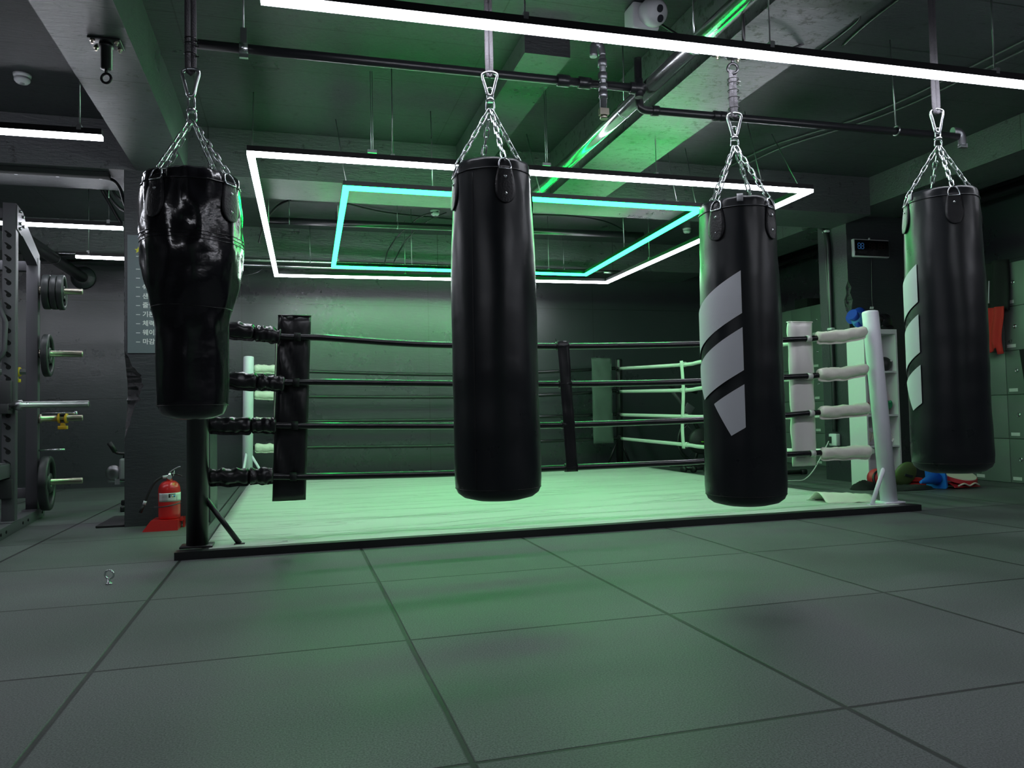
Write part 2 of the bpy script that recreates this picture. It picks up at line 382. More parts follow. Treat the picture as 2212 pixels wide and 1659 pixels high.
def origin(o):
    p = Vector((0, 0, 0))
    while o is not None: p += o.location; o = o.parent
    return p
def tag(o, label=None, cat=None, group=None, kind=None):
    if label: o['label'] = label
    if cat: o['category'] = cat
    if group: o['group'] = group
    if kind: o['kind'] = kind
    return o
def thing(name, loc, label, cat, group=None, rz=0.):
    o = bpy.data.objects.new(name, None); COL.objects.link(o); o.location = loc; o.empty_display_size = .1
    o.rotation_euler = (0, 0, rz)
    return tag(o, label, cat, group)
def struct(o, label=None):
    o['kind'] = 'structure'
    if label: o['label'] = label
    return o
def copy_tree(o, parent=None, delta=None):
    c = o.copy(); COL.objects.link(c)
    if parent is not None: c.parent = parent
    if delta is not None: c.location = o.location + Vector(delta)
    for ch in [x for x in bpy.data.objects if x.parent == o]: copy_tree(ch, c)
    return c
def text_mesh(name, s, size, m, loc, rot, parent=None, ext=.0006, bold=0.):
    cu = bpy.data.curves.new(name, 'FONT'); cu.body = s; cu.size = size; cu.extrude = ext; cu.offset = bold
    cu.align_x = 'LEFT'; cu.resolution_u = 3
    t = bpy.data.objects.new(name, cu); COL.objects.link(t)
    bpy.context.view_layer.update()
    me = bpy.data.meshes.new_from_object(t.evaluated_get(bpy.context.evaluated_depsgraph_get()))
    bpy.data.objects.remove(t)
    me.materials.clear(); me.materials.append(m)
    o = bpy.data.objects.new(name, me); COL.objects.link(o)
    o.rotation_euler = rot
    if parent is not None: o.parent = parent; o.location = Vector(loc)-origin(parent)
    else: o.location = loc
    return o
def V(*a): return Vector(a)
def smooth_path(pts, k=6):
    P = [Vector(p) for p in pts]; out = []
    for i in range(len(P)-1):
        a = P[max(i-1, 0)]; b = P[i]; c = P[i+1]; d = P[min(i+2, len(P)-1)]
        for j in range(k):
            t = j/k
            out.append(.5*((2*b)+(c-a)*t+(2*a-5*b+4*c-d)*t*t+(3*b-a-3*c+d)*t**3))
    out.append(P[-1]); return out

# ------------------------------------------------------------------ the setting
S = 3.08       # underside of the slab
def cbox(name, x0, x1, y0, y1, z0, z1, m, label=None):
    return struct(MB().box(x0, x1, y0, y1, z0, z1).build(name, m, loc=((x0+x1)/2, (y0+y1)/2, z0)), label)
XL, XR, YF, YB = -4.6, 7.76, -5.0, 8.62
cbox('floor', XL-.2, XR+.2, YF-.2, YB+.2, -.12, 0, M['floor'], 'floor of black speckled rubber tiles')
cbox('ceiling', XL-.2, XR+.2, YF-.2, YB+.2, S, S+.15, M['slab'], 'black painted concrete ceiling slab')
cbox('wall_back', XL-.2, XR+.2, YB, YB+.2, 0, S, M['wall'], 'black painted rough wall behind the boxing ring')
cbox('wall_right', XR, XR+.2, YF, YB, 0, S, M['wall'])
cbox('wall_left', XL-.2, XL, YF, YB, 0, S, M['wall'])
cbox('wall_front', XL-.2, XR+.2, YF-.2, YF, 0, S, M['wall'])
cbox('trim_1', -.515, -.15, YF, 4.64, 2.7, S-.002, M['beam'], 'black concrete ceiling beam running from the left column')
cbox('trim_2', XL, 6.2, 4.64, 5.23, 2.7, S-.002, M['beam'], 'concrete cross beam over the near part of the ring')
cbox('trim_3', 2.82, 3.32, YF, 4.64, 2.7, S-.002, M['beam_chip'], 'flaking concrete beam beside the shiny pipe')
cbox('trim_4', XL, 6.2, 7.86, YB-.001, 2.7, S-.002, M['beam'], 'cross beam against the back wall')
cbox('trim_5', 1.98, 2.27, 2.62, 4.64, 2.95, S-.002, M['beam'], 'shallow concrete drop behind the second bag strap')
cbox('trim_6', 6.2, 6.82, YF, YB-.001, 2.79, S-.002, M['beam'], 'ceiling beam over the right column')

def column(name, x0, x1, y0, y1, z1, chip, label, hole=.16):
    """column with a broken near-left corner; chip: list of (z, a, b)"""
    zs = sorted(set([0, z1] + [c[0] for c in chip] + [chip[0][0]+(chip[-1][0]-chip[0][0])*i/26 for i in range(27)]))
    def ab(z):
        if z <= chip[0][0] or z >= chip[-1][0]: return 0.002, .002
        for p, q in zip(chip, chip[1:]):
            if p[0] <= z <= q[0]:
                t = (z-p[0])/(q[0]-p[0])
                a = p[1]+(q[1]-p[1])*t; b = p[2]+(q[2]-p[2])*t
                n_ = noise.noise(Vector((z*31, 3, 1)))
                return max(.002, a*(1+.35*n_)), max(.002, b*(1-.3*n_))
    mb = MB(); rows = []; K = 7
    for z in zs:
        a, b = ab(z); row = []
        for k in range(K):
            t = k/(K-1); x = x0+a*(1-t); y = y0+b*t
            dep = .35*min(a, b)*math.sin(PI*t)*(.6+.9*noise.noise(Vector((z*22, t*5, x0))))
            row.append(V(x+dep, y+dep, z))
        row += [V(x0, y1, z), V(x1, y1, z), V(x1, y0, z)]
        rows.append(row)
    n = K+3
    vs = [v for r in rows for v in r]
    fsA, fsB = [], []
    for i in range(len(rows)-1):
        for k in range(n):
            l = (k+1) % n; f = (i*n+k, i*n+l, (i+1)*n+l, (i+1)*n+k)
            (fsB if k < K-1 else fsA).append(f)
    mb.add(vs, fsA, M['column']); k0 = len(mb.v)
    i = mb.mi(M['broken'])
    for f in fsB: mb.f.append(list(f)); mb.m.append(i); mb.sm.append(False)
    return struct(mb.build(name, loc=((x0+x1)/2, (y0+y1)/2, 0)), label)
column('trim_7', -.6, 0, 4.64, 5.22, 2.7, [(.63, 0, 0), (.75, .03, .05), (.86, .06, .1), (.98, .11, .12), (1.06, .13, .12), (1.12, .12, .1), (1.2, .06, .06), (1.27, .03, .03), (1.32, 0, 0)], 'left concrete column, its corner broken away above the fire extinguisher')
column('trim_8', 6.2, 7.1, 5.0, 5.45, 2.79, [(1.72, 0, 0), (1.8, .03, .05), (1.9, .05, .07), (1.97, .02, .03), (2.03, .04, .04), (2.1, 0, 0)], 'right concrete column, its corner chipped, behind the white shelf')

# ------------------------------------------------------------------ LED bars
def bar_mb(mh, md, a, b, wd=.042, ext=.0):
    a, b = Vector(a), Vector(b); d = (b-a).normalized(); s = Vector((0, 0, 1)).cross(d).normalized()
    z0 = Vector((0, 0, 1))
    def cross(w_, zlo, zhi): return [(-w_, zlo), (w_, zlo), (w_, zhi), (-w_, zhi)]
    mh.prism([a + s*q + z0*h for q, h in cross(wd*.52, .024, .058)], b-a)
    md.prism([a + s*q + z0*h for q, h in cross(wd*.5, 0, .0235)], b-a)

def light_bar(a, b, label, rods=(), top=S, led='white_led', group='single LED bars'):
    a, b = Vector(a), Vector(b)
    t = thing('light_bar', (a+b)/2, label, 'light', group)
    mh, md = MB(), MB(); bar_mb(mh, md, a, b)
    mh.build('housing', M['housing'], t); md.build('diffuser', M[led], t)
    for q in rods:
        p = a+(b-a)*q; r = MB().cyl(p+V(0, 0, .055), V(p.x, p.y, top), .004, 6)
        r.box(p.x-.012, p.x+.012, p.y-.022, p.y+.022, p.z+.045, p.z+.075)
        r.build('hanger', M['steel'], t)
    return t

ZL = 2.39
light_bar((.515, 1.335, ZL), (6.1, 1.24, ZL), 'long white LED bar hanging above the punching bags', (.02, .19, .4, .63, .8))
light_bar((-4.3, 3.12, ZL), (-.41, 3.07, ZL), 'white LED bar under the left ceiling, nearest the smoke detector', (.97, .3))
light_bar((-4.3, 5.26, ZL), (-.735, 5.30, ZL), 'white LED bar above the power rack, in front of the other', (.53, .97))
light_bar((-1.40, 6.59, ZL), (-.3, 6.65, ZL), 'far white LED bar between the slanting pipe and the left column', (.1, .5))
light_bar((-1.5, -4.4, ZL), (-1.5, -.6, ZL), 'unseen white LED bar assumed lengthwise behind the viewer, left side', (.1, .5, .9))  # assumed bars out of view, run lengthwise to give the bags side sheens
light_bar((3.3, -4.4, ZL), (3.3, -.6, ZL), 'unseen white LED bar assumed lengthwise behind the viewer, right side', (.1, .5, .9))
light_bar((5.9, -4.4, ZL), (5.9, -.2, ZL), 'unseen white LED bar assumed lengthwise behind the viewer near the lockers', (.1, .5, .9))  # one more assumed bar, unseen, added to the pair

def light_frame(corners, led, label, wires, name='square_light'):
    c = [Vector(p) for p in corners]; ctr = sum(c, Vector())/4
    t = thing(name, ctr, label, 'light')
    mh = MB()
    for i in range(4):
        a, b = c[i], c[(i+1) % 4]; d = (b-a).normalized()*.021
        md = MB(); bar_mb(mh, md, a-d, b-d*1.02)
        md.build('diffuser', M[led], t)
    mh.build('housing', M['housing'], t)
    for top, bot in wires:
        MB().tube([top, bot], .004, 6).box(bot[0]-.012, bot[0]+.012, bot[1]-.012, bot[1]+.012, bot[2]-.012, bot[2]+.012).build('hanger', M['steel'], t)
    return t
light_frame([(.385, 3.17, ZL), (4.355, 3.155, ZL), (4.41, 7.17, ZL), (.452, 7.31, ZL)], 'white_led', 'large white LED square hanging over the boxing ring',
            [((.374, 3.89, S), (.39, 3.25, ZL+.06)), ((4.5, 3.8, S), (4.3, 3.2, ZL+.06)), ((1.25, 3.17, S), (1.25, 3.17, ZL+.06)), ((3.1, 3.16, S), (3.1, 3.16, ZL+.06)), ((4.0, 3.42, S), (3.95, 3.16, ZL+.06)),
             ((.42, 5.6, S), (.42, 5.6, ZL+.06)), ((4.38, 5.9, S), (4.38, 5.9, ZL+.06)), ((1.9, 7.26, S), (1.9, 7.26, ZL+.06)), ((3.4, 7.21, S), (3.4, 7.21, ZL+.06))])
light_frame([(.994, 3.78, ZL+.005), (3.813, 3.80, ZL+.005), (3.955, 6.73, ZL+.005), (1.051, 6.725, ZL+.005)], 'green_led', 'smaller green LED square inside the white one',
            [((.956, 4.27, S), (1.0, 3.80, ZL+.06)), ((1.64, 3.95, S), (1.62, 3.80, ZL+.06)), ((2.49, 4.25, S), (2.45, 3.80, ZL+.06)), ((3.64, 4.05, S), (3.6, 3.80, ZL+.06)), ((3.95, 4.27, S), (3.8, 3.85, ZL+.06)),
             ((1.03, 5.4, S), (1.03, 5.4, ZL+.06)), ((3.9, 5.5, S), (3.9, 5.5, ZL+.06)), ((1.9, 6.73, S), (1.9, 6.73, ZL+.06)), ((2.8, 6.73, S), (2.8, 6.73, ZL+.06)), ((3.5, 6.73, S), (3.5, 6.73, ZL+.06))])
# leftover threaded rods
for x, y, z0, lab in [(1.14, 3.37, 2.55, 'bare threaded rod hanging between the first and second bags'), (2.36, 3.38, 2.55, 'bare threaded rod hanging just left of the shiny pipe'), (1.1, 7.0, 2.55, 'threaded rod with a white clip at the back left of the ring'), (2.5, 6.2, 2.6, 'threaded rod hanging in the middle of the green square')]:
    o = MB().cyl((x-.006, y, z0), (x-.006, y, S), .0022, 6).cyl((x+.006, y, z0), (x+.006, y, S), .0022, 6).box(x-.03, x+.03, y-.01, y+.01, z0-.02, z0).build('hanging_rod', M['galv'], loc=(x, y, z0))
    tag(o, lab, 'rod', 'leftover hanging rods')

# ------------------------------------------------------------------ punching bags
def interp(prof, z):
    if z <= prof[0][1]: return prof[0][0]
    for (r0, z0), (r1, z1) in zip(prof, prof[1:]):
        if z0 <= z <= z1: return r0+(r1-r0)*(z-z0)/max(1e-6, z1-z0)
    return prof[-1][0]
def sheet(mb, c, base, z0, z1, Lf, Rf, nh, ns, Rz, off, th, m, sm=True):
    """thin sheet wrapped on a round body; s = arc length to the viewer's right of angle BASE"""
    lay = []
    for o_ in (off, off+th):
        for j in range(nh+1):
            z = z0+(z1-z0)*j/nh; a, b = Lf(z), Rf(z); R = Rz(z)
            for i in range(ns+1):
                s = a+(b-a)*i/ns; an = base+s/R
                lay.append(V(c[0]+math.cos(an)*(R+o_), c[1]+math.sin(an)*(R+o_), z))
    W = ns+1; N = W*(nh+1); fs = []
    for j in range(nh):
        for i in range(ns):
            q = (j*W+i, j*W+i+1, (j+1)*W+i+1, (j+1)*W+i)
            fs.append(q[::-1]); fs.append(tuple(k+N for k in q))
    for i in range(ns): fs += [(i, i+1, i+1+N, i+N), (nh*W+i, nh*W+i+N, nh*W+i+1+N, nh*W+i+1)]
    for j in range(nh): fs += [(j*W, j*W+N, (j+1)*W+N, (j+1)*W), (j*W+ns, (j+1)*W+ns, (j+1)*W+ns+N, j*W+ns+N)]
    mb.add(lay, fs, m, sm)

def link(mb, c, d, s, L, W, r, m=None):
    """one oval chain link centred at c, long axis d, flat side axis s"""
    pts = []; h = (L-W)/2
    for k in range(7): a = -PI/2+PI*k/6; pts.append(c+d*(h+math.cos(a)*W/2)+s*math.sin(a)*W/2)
    for k in range(7): a = PI/2+PI*k/6; pts.append(c+d*(-h+math.cos(a)*W/2)+s*math.sin(a)*W/2)
    mb.tube(pts, r, 6, m, closed=True)
def chain(mb, a, b, pitch=.036, r=.0034):
    a, b = Vector(a), Vector(b); L = (b-a).length; n = max(2, round(L/pitch)); d = (b-a)/L; p = L/n
    s1 = d.cross(V(.3, .2, 1)).normalized() if abs(d.z) < .98 else V(1, 0, 0); s2 = d.cross(s1)
    for i in range(n):
        link(mb, a+d*p*(i+.5), d, s1 if i % 2 else s2, p+2*r+.002, .018, r)

def bag(x, y, prof, tabs, label, apex_z, m, top_r, crease=0., seam=None, wr=.004):
    """prof: (radius, z) from the bottom up"""
    c = V(x, y, 0); tc = V(CAM.x-x, CAM.y-y, 0).normalized(); base = math.atan2(tc.y, tc.x)
    z0, z1 = prof[0][1], prof[-1][1]
    t = thing('punching_bag', (x, y, z0), label, 'punching bag', 'heavy bags hanging in a row')
    # body
    n = 72; P = []
    for j in range(len(prof)-1):
        k = max(1, int((prof[j+1][1]-prof[j][1])/.016))
        for i in range(k):
            q = i/k; P.append((prof[j][0]+(prof[j+1][0]-prof[j][0])*q, prof[j][1]+(prof[j+1][1]-prof[j][1])*q))
    P.append(prof[-1])
    sd = x*7.3
    def fn(r, a, h):
        if r < .02: return r
        ca, sa = math.cos(a), math.sin(a)
        f = (h-z0)/(z1-z0)
        soft = noise.noise(V(ca*1.2+sd, sa*1.2, h*3))*wr*1.0
        band = noise.noise(V(sd, 4, h*9))*wr*.45
        topw = max(0, (f-.72)/.28)**1.3
        gath = 0
        for ta in tabs:
            da = (a-(base+math.radians(ta))+PI) % (2*PI)-PI
            gath += .010*math.exp(-(da/.16)**2)*max(0, (f-.9)/.1)**1.5
        wrk = (noise.noise(V(ca*4+sd, sa*4, h*6)) + crease*noise.noise(V(ca*7, sa*7+sd, h*14)))*.006*topw
        if crease: wrk += crease*(noise.noise(V(ca*3+sd, sa*3, h*9))*.009 + (.5-abs(noise.noise(V(ca*3.5, sa*3.5+sd, h*5))))*.014*max(0, min(1, (f-.5)*3)))*(1 if f > .35 else .3)
        return r + soft + band - gath + wrk
    body = MB().lathe(P, c, n, m, fn=fn).build('body', m, t)
    Rz = lambda z: interp(prof, z)
    # rim welt and bottom seam
    rim = MB(); zr = z1-.035
    pts = [c+V(math.cos(a), math.sin(a), 0)*(fn(Rz(zr), a, zr)+.0015)+V(0, 0, zr) for a in [2*PI*k/60 for k in range(60)]]
    rim.tube(pts, .0032, 6, closed=True).build('rim_piping', m, t)
    zb = z0+.055
    pts = [c+V(math.cos(a), math.sin(a), 0)*(fn(Rz(zb), a, zb)+.0005)+V(0, 0, zb) for a in [2*PI*k/60 for k in range(60)]]
    MB().tube(pts, .0018, 5, closed=True).build('bottom_seam', M['bag_seam'], t)
    # vertical back seam
    if seam is not None:
        an = base+math.radians(seam)
        MB().tube([c+V(math.cos(an), math.sin(an), 0)*(fn(Rz(z), an, z)+.0004)+V(0, 0, z) for z in [z0+.06+(z1-.05-z0-.06)*k/40 for k in range(41)]], .0016, 5).build('side_seam', M['bag_seam'], t)
    for ta in tabs:
        an = base+math.radians(ta); R = fn(Rz(z1-.05), an, z1-.05)+.003
        zt = z1-.028; LT = .155
        def half(z):
            f = (zt-z)/LT      # 0 top .. 1 bottom
            return .026+.016*math.sin(min(1, f/.62)*PI/2) if f < .62 else .042*math.sqrt(max(0, 1-((f-.62)/.38)**2))
        tb = MB(); sheet(tb, c, an, zt-LT, zt, lambda z: -half(z)-.0005, lambda z: half(z)+.0005, 22, 6, lambda z: max(R, fn(Rz(z), an, z)+.002), .0, .006, None)
        tab = tb.build('hanging_tab', M['leather'], t)
        st = MB(); e = V(math.cos(an), math.sin(an), 0); q = V(-math.sin(an), math.cos(an), 0)
        def on(s, z): aa = an+s/R; return V(x+math.cos(aa)*(R+.0065), y+math.sin(aa)*(R+.0065), z)
        for s in (-1, 1): st.tube([on(s*(-.028+.056*k/6), zt-.035-.085*k/6) for k in range(7)], .0012, 4)
        pth = [on(s*(half(zt-LT*f)-.006), zt-LT*f) for s in (-1,) for f in [.2+.75*k/10 for k in range(11)]] + [on(half(zt-LT*f)-.006, zt-LT*f) for f in [.95-.75*k/10 for k in range(11)]]
        st.tube(pth, .0011, 4).build('stitching', M['stitch'], tab)
        for dz in (.045, .115):
            MB().sphere(on(0, zt-dz), .0075, sc=(1, 1, 1), n=12).build('rivet', M['chrome'], tab)
        # D ring standing up from the tab
        lean = (c+V(0, 0, apex_z)-(c+e*R+V(0, 0, z1))).normalized()
        p0 = c+e*(R+.007)+V(0, 0, zt-.012)
        dr = [p0-q*.026, p0+q*.026] + [p0+q*.026*math.cos(a)+(V(0, 0, 1)*.5+lean*.5).normalized()*(.014+.034*math.sin(a)) for a in [PI*k/8 for k in range(9)]]
        MB().tube(dr, .0034, 8, closed=True).build('d_ring', M['chrome'], tab)
        top = p0+(V(0, 0, 1)*.5+lean*.5).normalized()*.05
        cm = MB(); chain(cm, top, c+V(0, 0, apex_z)+e*.006); cm.build('chain', M['chrome'], t)
    # swivel shackle over the four chains
    sw = MB()
    link(sw, c+V(0, 0, apex_z+.018), V(0, 0, 1), rt.copy(), .05, .034, .0042)
    sw.lathe([(.004, -.009), (.019, -.007), (.019, .003), (.006, .008)], c+V(0, 0, apex_z+.045), 16)
    link(sw, c+V(0, 0, apex_z+.072), V(0, 0, 1), rt.copy(), .052, .024, .0042)
    sw.build('swivel_shackle', M['chrome'], t)
    return t, c, base, Rz, fn

def rounded(r, z0, z1, rt_, rb, tz=.05):
    return [(.001, z0-.012), (rb*.55, z0-.008), (rb*.8, z0+.004), (rb*.93, z0+.022), (rb*.985, z0+.045), (rb, z0+.08), (r, z0+.35), (r, z1-.45), (rt_, z1-.10), (rt_*.985, z1-.015), (rt_*.96, z1-.003), (rt_*.6, z1-.012), (.001, z1-.014)]

BY = 1.43
b1 = bag(.254, BY, [(.001, .785), (.07, .79), (.11, .807), (.125, .84), (.128, .9), (.131, 1.02), (.132, 1.13), (.138, 1.17), (.154, 1.235), (.170, 1.31), (.178, 1.37), (.180, 1.42), (.178, 1.50), (.176, 1.58), (.171, 1.66), (.165, 1.705), (.156, 1.715), (.1, 1.705), (.001, 1.703)],
         (-44, 46, 136, 226), 'glossy black uppercut bag, wide above and narrow below, leftmost of the four', 1.937, M['bag_gloss'], .165, crease=1.1, wr=.003)
b2 = bag(1.446, BY, rounded(.181, .435, 1.835, .166, .183), (19, 109, 199, 289), 'plain black punching bag without any stripes, straight cylinder shape', 2.087, M['bag'], .165, seam=-28)
b3 = bag(2.632, BY, rounded(.182, .35, 1.742, .172, .183), (-32, 58, 148, 238), 'black punching bag facing three grey stripes to the viewer, second from the right', 2.015, M['bag'], .17, seam=None)
b4 = bag(3.82, BY, rounded(.183, .45, 1.862, .170, .187), (20, 110, 200, 290), 'rightmost black punching bag, its pale stripes turned to the left edge', 2.105, M['bag'], .17, seam=None)
# the extra stitched bands of the uppercut bag
t, c, base, Rz, fn = b1
for z in (1.475, 1.462, 1.448, 1.205):
    MB().tube([c+V(math.cos(a), math.sin(a), 0)*(fn(Rz(z), a, z)+.0006)+V(0, 0, z+.004*math.sin(2*a)) for a in [2*PI*k/60 for k in range(60)]], .0019, 5, closed=True).build('stitched_band', M['bag_seam'] if z < 1.3 else M['bag_gloss'], t)
def stripes(b, s0, zt):
    t, c, base, Rz, fn = b
    for k in range(3):
        A = (s0, zt-.2535*k); B = (s0, A[1]-.191); sl = s0-.063-.157*(2-k)
        C = (sl, B[1]-(s0-sl)*.577); D = (sl-.083, C[1]+.143)
        def Rf(z): return s0 if z >= B[1] else C[0]+(B[0]-C[0])*(z-C[1])/(B[1]-C[1])
        def Lf(z): return D[0]+(A[0]-D[0])*(z-D[1])/(A[1]-D[1]) if z >= D[1] else C[0]+(D[0]-C[0])*(z-C[1])/(D[1]-C[1])
        mb = MB(); sheet(mb, c, base, C[1], A[1], Lf, lambda z: max(Rf(z), Lf(z)+.0003), 60, 24, lambda z: Rz(z)+.0045, 0, .0008, None, False)
        mb.build('stripe', M['stripe'], t)
stripes(b3, .008, 1.399)
stripes(b4, -.128, 1.491)
for b, an, z in ((b3, 5, 1.735), (b4, -52, 1.845)):
    t, c, base, Rz, fn = b; mb = MB(); sheet(mb, c, base+math.radians(an), z-.022, z+.012, lambda z: -.013, lambda z: .013, 3, 3, lambda z: .168, .004, .002, None)
    mb.build('care_tag', M['white_plastic'], t)

def hanging_strap(x, za, zb, ztop, width, label, ties=(), knot=False, bolts=False, twin=True):
    """webbing loop from the ceiling mount to a snap hook holding the bag's shackle; za..zb: snap hook"""
    t = thing('hanging_strap', (x, BY, zb), label, 'strap', 'straps carrying the punching bags')
    mb = MB()
    if twin:
        for s, o_ in ((-.5, 0), (.5, .004)):
            P = smooth_path([(x+s*width*.30, BY+o_, zb-.012), (x+s*width*.62, BY+o_, zb+.05), (x+s*width*.55, BY+o_*2, (zb+ztop)/2), (x+s*width*.5, BY+o_, ztop)], 5)
            mb.tube(P, width*.30, 8, flat=.35)
        mb.tube([(x-width*.3, BY, zb-.008), (x, BY, zb-.018), (x+width*.3, BY, zb-.008)], width*.22, 8)
    mb.build('webbing', M['webbing'], t)
    # pear shaped snap hook
    h = zb-za; cm = MB()
    pr = [(-.010, 0), (-.024, h*.55), (-.032, h*.86), (-.024, h*.98), (0, h*1.03), (.024, h*.98), (.032, h*.86), (.024, h*.55), (.010, 0), (0, -.004)]
    P = [V(x, BY, za)+V(rt.x, rt.y, 0)*a+V(0, 0, b_) for a, b_ in pr]
    P = smooth_path(P+[P[0]], 4)[:-1]
    cm.tube(P, .0072, 8, closed=True)
    cm.build('snap_hook', M['chrome'], t)
    for z in ties:
        MB().torus((x, BY, z), width*.62, .0025, n=16, k=5).box(x+width*.5, x+width*.5+.014, BY-.01, BY-.006, z-.012, z-.008).build('cable_tie', M['black_vinyl'], t)
    return t
hanging_strap(.251, 2.04, 2.14, S-.05, .036, 'grey strap and steel hook over the glossy uppercut bag', (2.2, 2.24, 2.26))
hanging_strap(1.446, 2.155, 2.25, S-.05, .032, 'grey strap and bright snap hook over the plain bag without stripes')
hanging_strap(2.635, 2.075, 2.175, 2.385, .042, 'short strap with many cable ties over the bag with three facing stripes', (2.2, 2.25, 2.285, 2.32, 2.34))
hanging_strap(3.819, 2.185, 2.3, S-.05, .05, 'wide grey strap and long snap hook over the rightmost bag')

def mount(x, y, zt, ze, label, tall=.12, rod=True):
    """plate, post and eye"""
    t = thing('bag_mount', (x, y, zt), label, 'ceiling mount', 'ceiling mounts for bags')
    p = MB().rbox(x-.075, x+.075, y-.06, y+.06, zt-.010, zt-.001, .003).build('mounting_plate', M['black_steel'], t)
    for sx in (-1, 1):
        for sy in (-1, 1):
            MB().cyl((x+sx*.055, y+sy*.04, zt-.03), (x+sx*.055, y+sy*.04, zt-.004), .006, 8).cyl((x+sx*.055, y+sy*.04, zt-.018), (x+sx*.055, y+sy*.04, zt-.009), .012, 6).build('bolt', M['brass'], t)
    MB().lathe([(.020, ze+.045), (.028, ze+.05), (.028, zt-.03), (.034, zt-.028), (.034, zt-.012)], (x, y, 0), 16).build('post', M['black_steel'], t)
    MB().torus((x, y, ze), .024, .007, ax=(rt.x*.0+.27, 1, 0), n=20, k=8).cyl((x, y, ze+.024), (x, y, ze+.05), .008, 8).build('eye', M['black_steel'], t)
    return t
mount(-.27, 2.50, 2.70, 2.515, 'empty black ceiling mount with an eye, on the left beam')
tm = mount(2.635, BY, 2.475, 2.392, 'small black rod mount above the bag with three facing stripes')
MB().cyl((2.70, BY, 2.475), (2.70, BY, S-.002), .009, 10).build('rod', M['black_steel'], tm)
mount(3.82, BY, 3.08, 3.02, 'black plate with brass bolts above the rightmost strap')
mount(.251, BY, 3.08, 3.02, 'mount above the strap of the glossy uppercut bag')
mount(1.446, BY, 3.08, 3.02, 'mount above the strap of the plain bag')

# ------------------------------------------------------------------ boxing ring
rb = thing('boxing_ring', (2.55, 5.5, 0), 'low boxing ring base covered with pale wrinkled canvas', 'boxing ring')
fr = MB(); X0, X1, Y0, Y1 = -.03, 5.10, 2.985, 8.10
fr.box(X0, X1, Y0, Y0+.10, 0, .045).box(X1-.06, X1, Y0+.1, Y1, 0, .04).box(.10, X1-.06, Y1-.05, Y1, 0, .04).box(.10, .15, Y0+.1, Y1-.05, 0, .04)
fr.build('base_frame', M['black_steel'], rb)
def cv(u, v):
    x = .115+u*(5.03-.115+.1*v); y = 3.035+v*(8.06-3.035)
    z = .047+.0035*noise.noise(V(x*1.1, y*5, 0))
    e = min(u, 1-u, v, 1-v)
    if e < 1e-6: z = .043
    return (x, y, z)
MB().grid(cv, 60, 120, th=(0, 0, -.008)).build('canvas', M['canvas'], rb)
# loose canvas flap beside the white post
MB().grid(lambda u, v: (4.55+.40*u, 3.32+.26*v-.1*u, .052+.075*math.sin(PI*v)**2*(1-.4*u)+.012*noise.noise(V(u*6, v*6, 2))), 14, 10, th=(0, 0, -.004)).build('canvas_flap', M['cream_vinyl'], rb)
MB().grid(lambda u, v: (.52-.3*u, 7.92+.12*v, .052+.03*math.sin(PI*v)**2), 8, 6, th=(0, 0, -.004)).build('canvas_flap', M['cream_vinyl'], rb)

def post(x, y, top, h, m, label, braces, r=.061, cap=True, base=.14):
    t = thing('ring_post', (x, y, .05), label, 'ring post', 'posts at the ring corners')
    a, b = V(x, y, .058), V(top[0], top[1], h)
    d = (b-a).normalized()
    MB().tube([a, b-d*.02, b-d*.006, b], [r, r, r*.93, r*.6], 28).build('tube', m, t)
    MB().rbox(x-base/2-.02, x+base/2+.02, y-base/2, y+base/2, .046, .058, .003).build('base_plate', m, t)
    for (bx, by, bz, cx, cy) in braces:
        P = V(x, y, 0)
        MB().tube([(x+cx*.0+bx*.0+(x+bx-x)*.15, y+by*.15, bz), (x+bx, y+by, .05)], .016, 8).box(x+bx-.03, x+bx+.03, y+by-.02, y+by+.02, .045, .053).build('brace', m, t)
    return t
post(.072, 3.16, (.085, 3.16), 1.50, M['black_steel'], 'black ring post behind the glossy uppercut bag', [(.235, -.02, .34, 0, 0), (0, .25, .34, 0, 0)])
post(4.985, 3.18, (4.94, 3.25), 1.525, M['white_paint'], 'near white ring post in front of the white shelf', [(-.20, -.05, .34, 0, 0)])
post(.085, 8.02, (.11, 8.05), 1.545, M['white_paint'], 'far white ring post between the black pad and the left column', [(.22, -.03, .38, 0, 0), (-.05, -.25, .38, 0, 0)])
post(5.02, 8.30, (5.06, 8.33), 1.53, M['black_steel'], 'thin black ring post in the far corner behind the green grey pad', [(.17, .03, .38, 0, 0), (-.17, .03, .38, 0, 0)], r=.048)

def rope(pts, r, m, label, group, n=12, k=8):
    P = smooth_path(pts, k)
    o = MB().tube(P, r, n).build('ring_rope', m, loc=P[0])
    tag(o, label, 'rope', group); return o
YFr = 3.22
front = [
 [(.10, 1.36), (.265, 1.341), (.425, 1.317), (.56, 1.29), (.81, 1.283), (1.243, 1.253), (1.62, 1.24), (2.34, 1.236), (2.782, 1.241), (3.449, 1.257), (4.123, 1.29), (4.365, 1.30), (4.5, 1.315)],
 [(.10, 1.045), (.263, 1.038), (.558, 1.008), (.807, 1.005), (1.615, .988), (2.333, .978), (3.021, .981), (3.458, .99), (4.112, 1.012), (4.353, 1.02), (4.5, 1.03)],
 [(.10, .765), (.169, .763), (.528, .742), (.804, .733), (1.61, .713), (2.26, .701), (3.013, .705), (3.456, .712), (4.101, .730), (4.342, .742), (4.5, .748)],
 [(.10, .455), (.167, .453), (.525, .43), (.8, .42), (1.604, .405), (2.254, .410), (3.004, .412), (3.446, .416), (4.089, .438), (4.349, .442), (4.5, .443)]]
nm = ['top', 'second', 'third', 'lowest']
for k, pr in enumerate(front):
    rope([(x, YFr, z) for x, z in pr], .0215, M['black_rope'], '%s black rope along the near side of the ring' % nm[k], 'near black ropes')
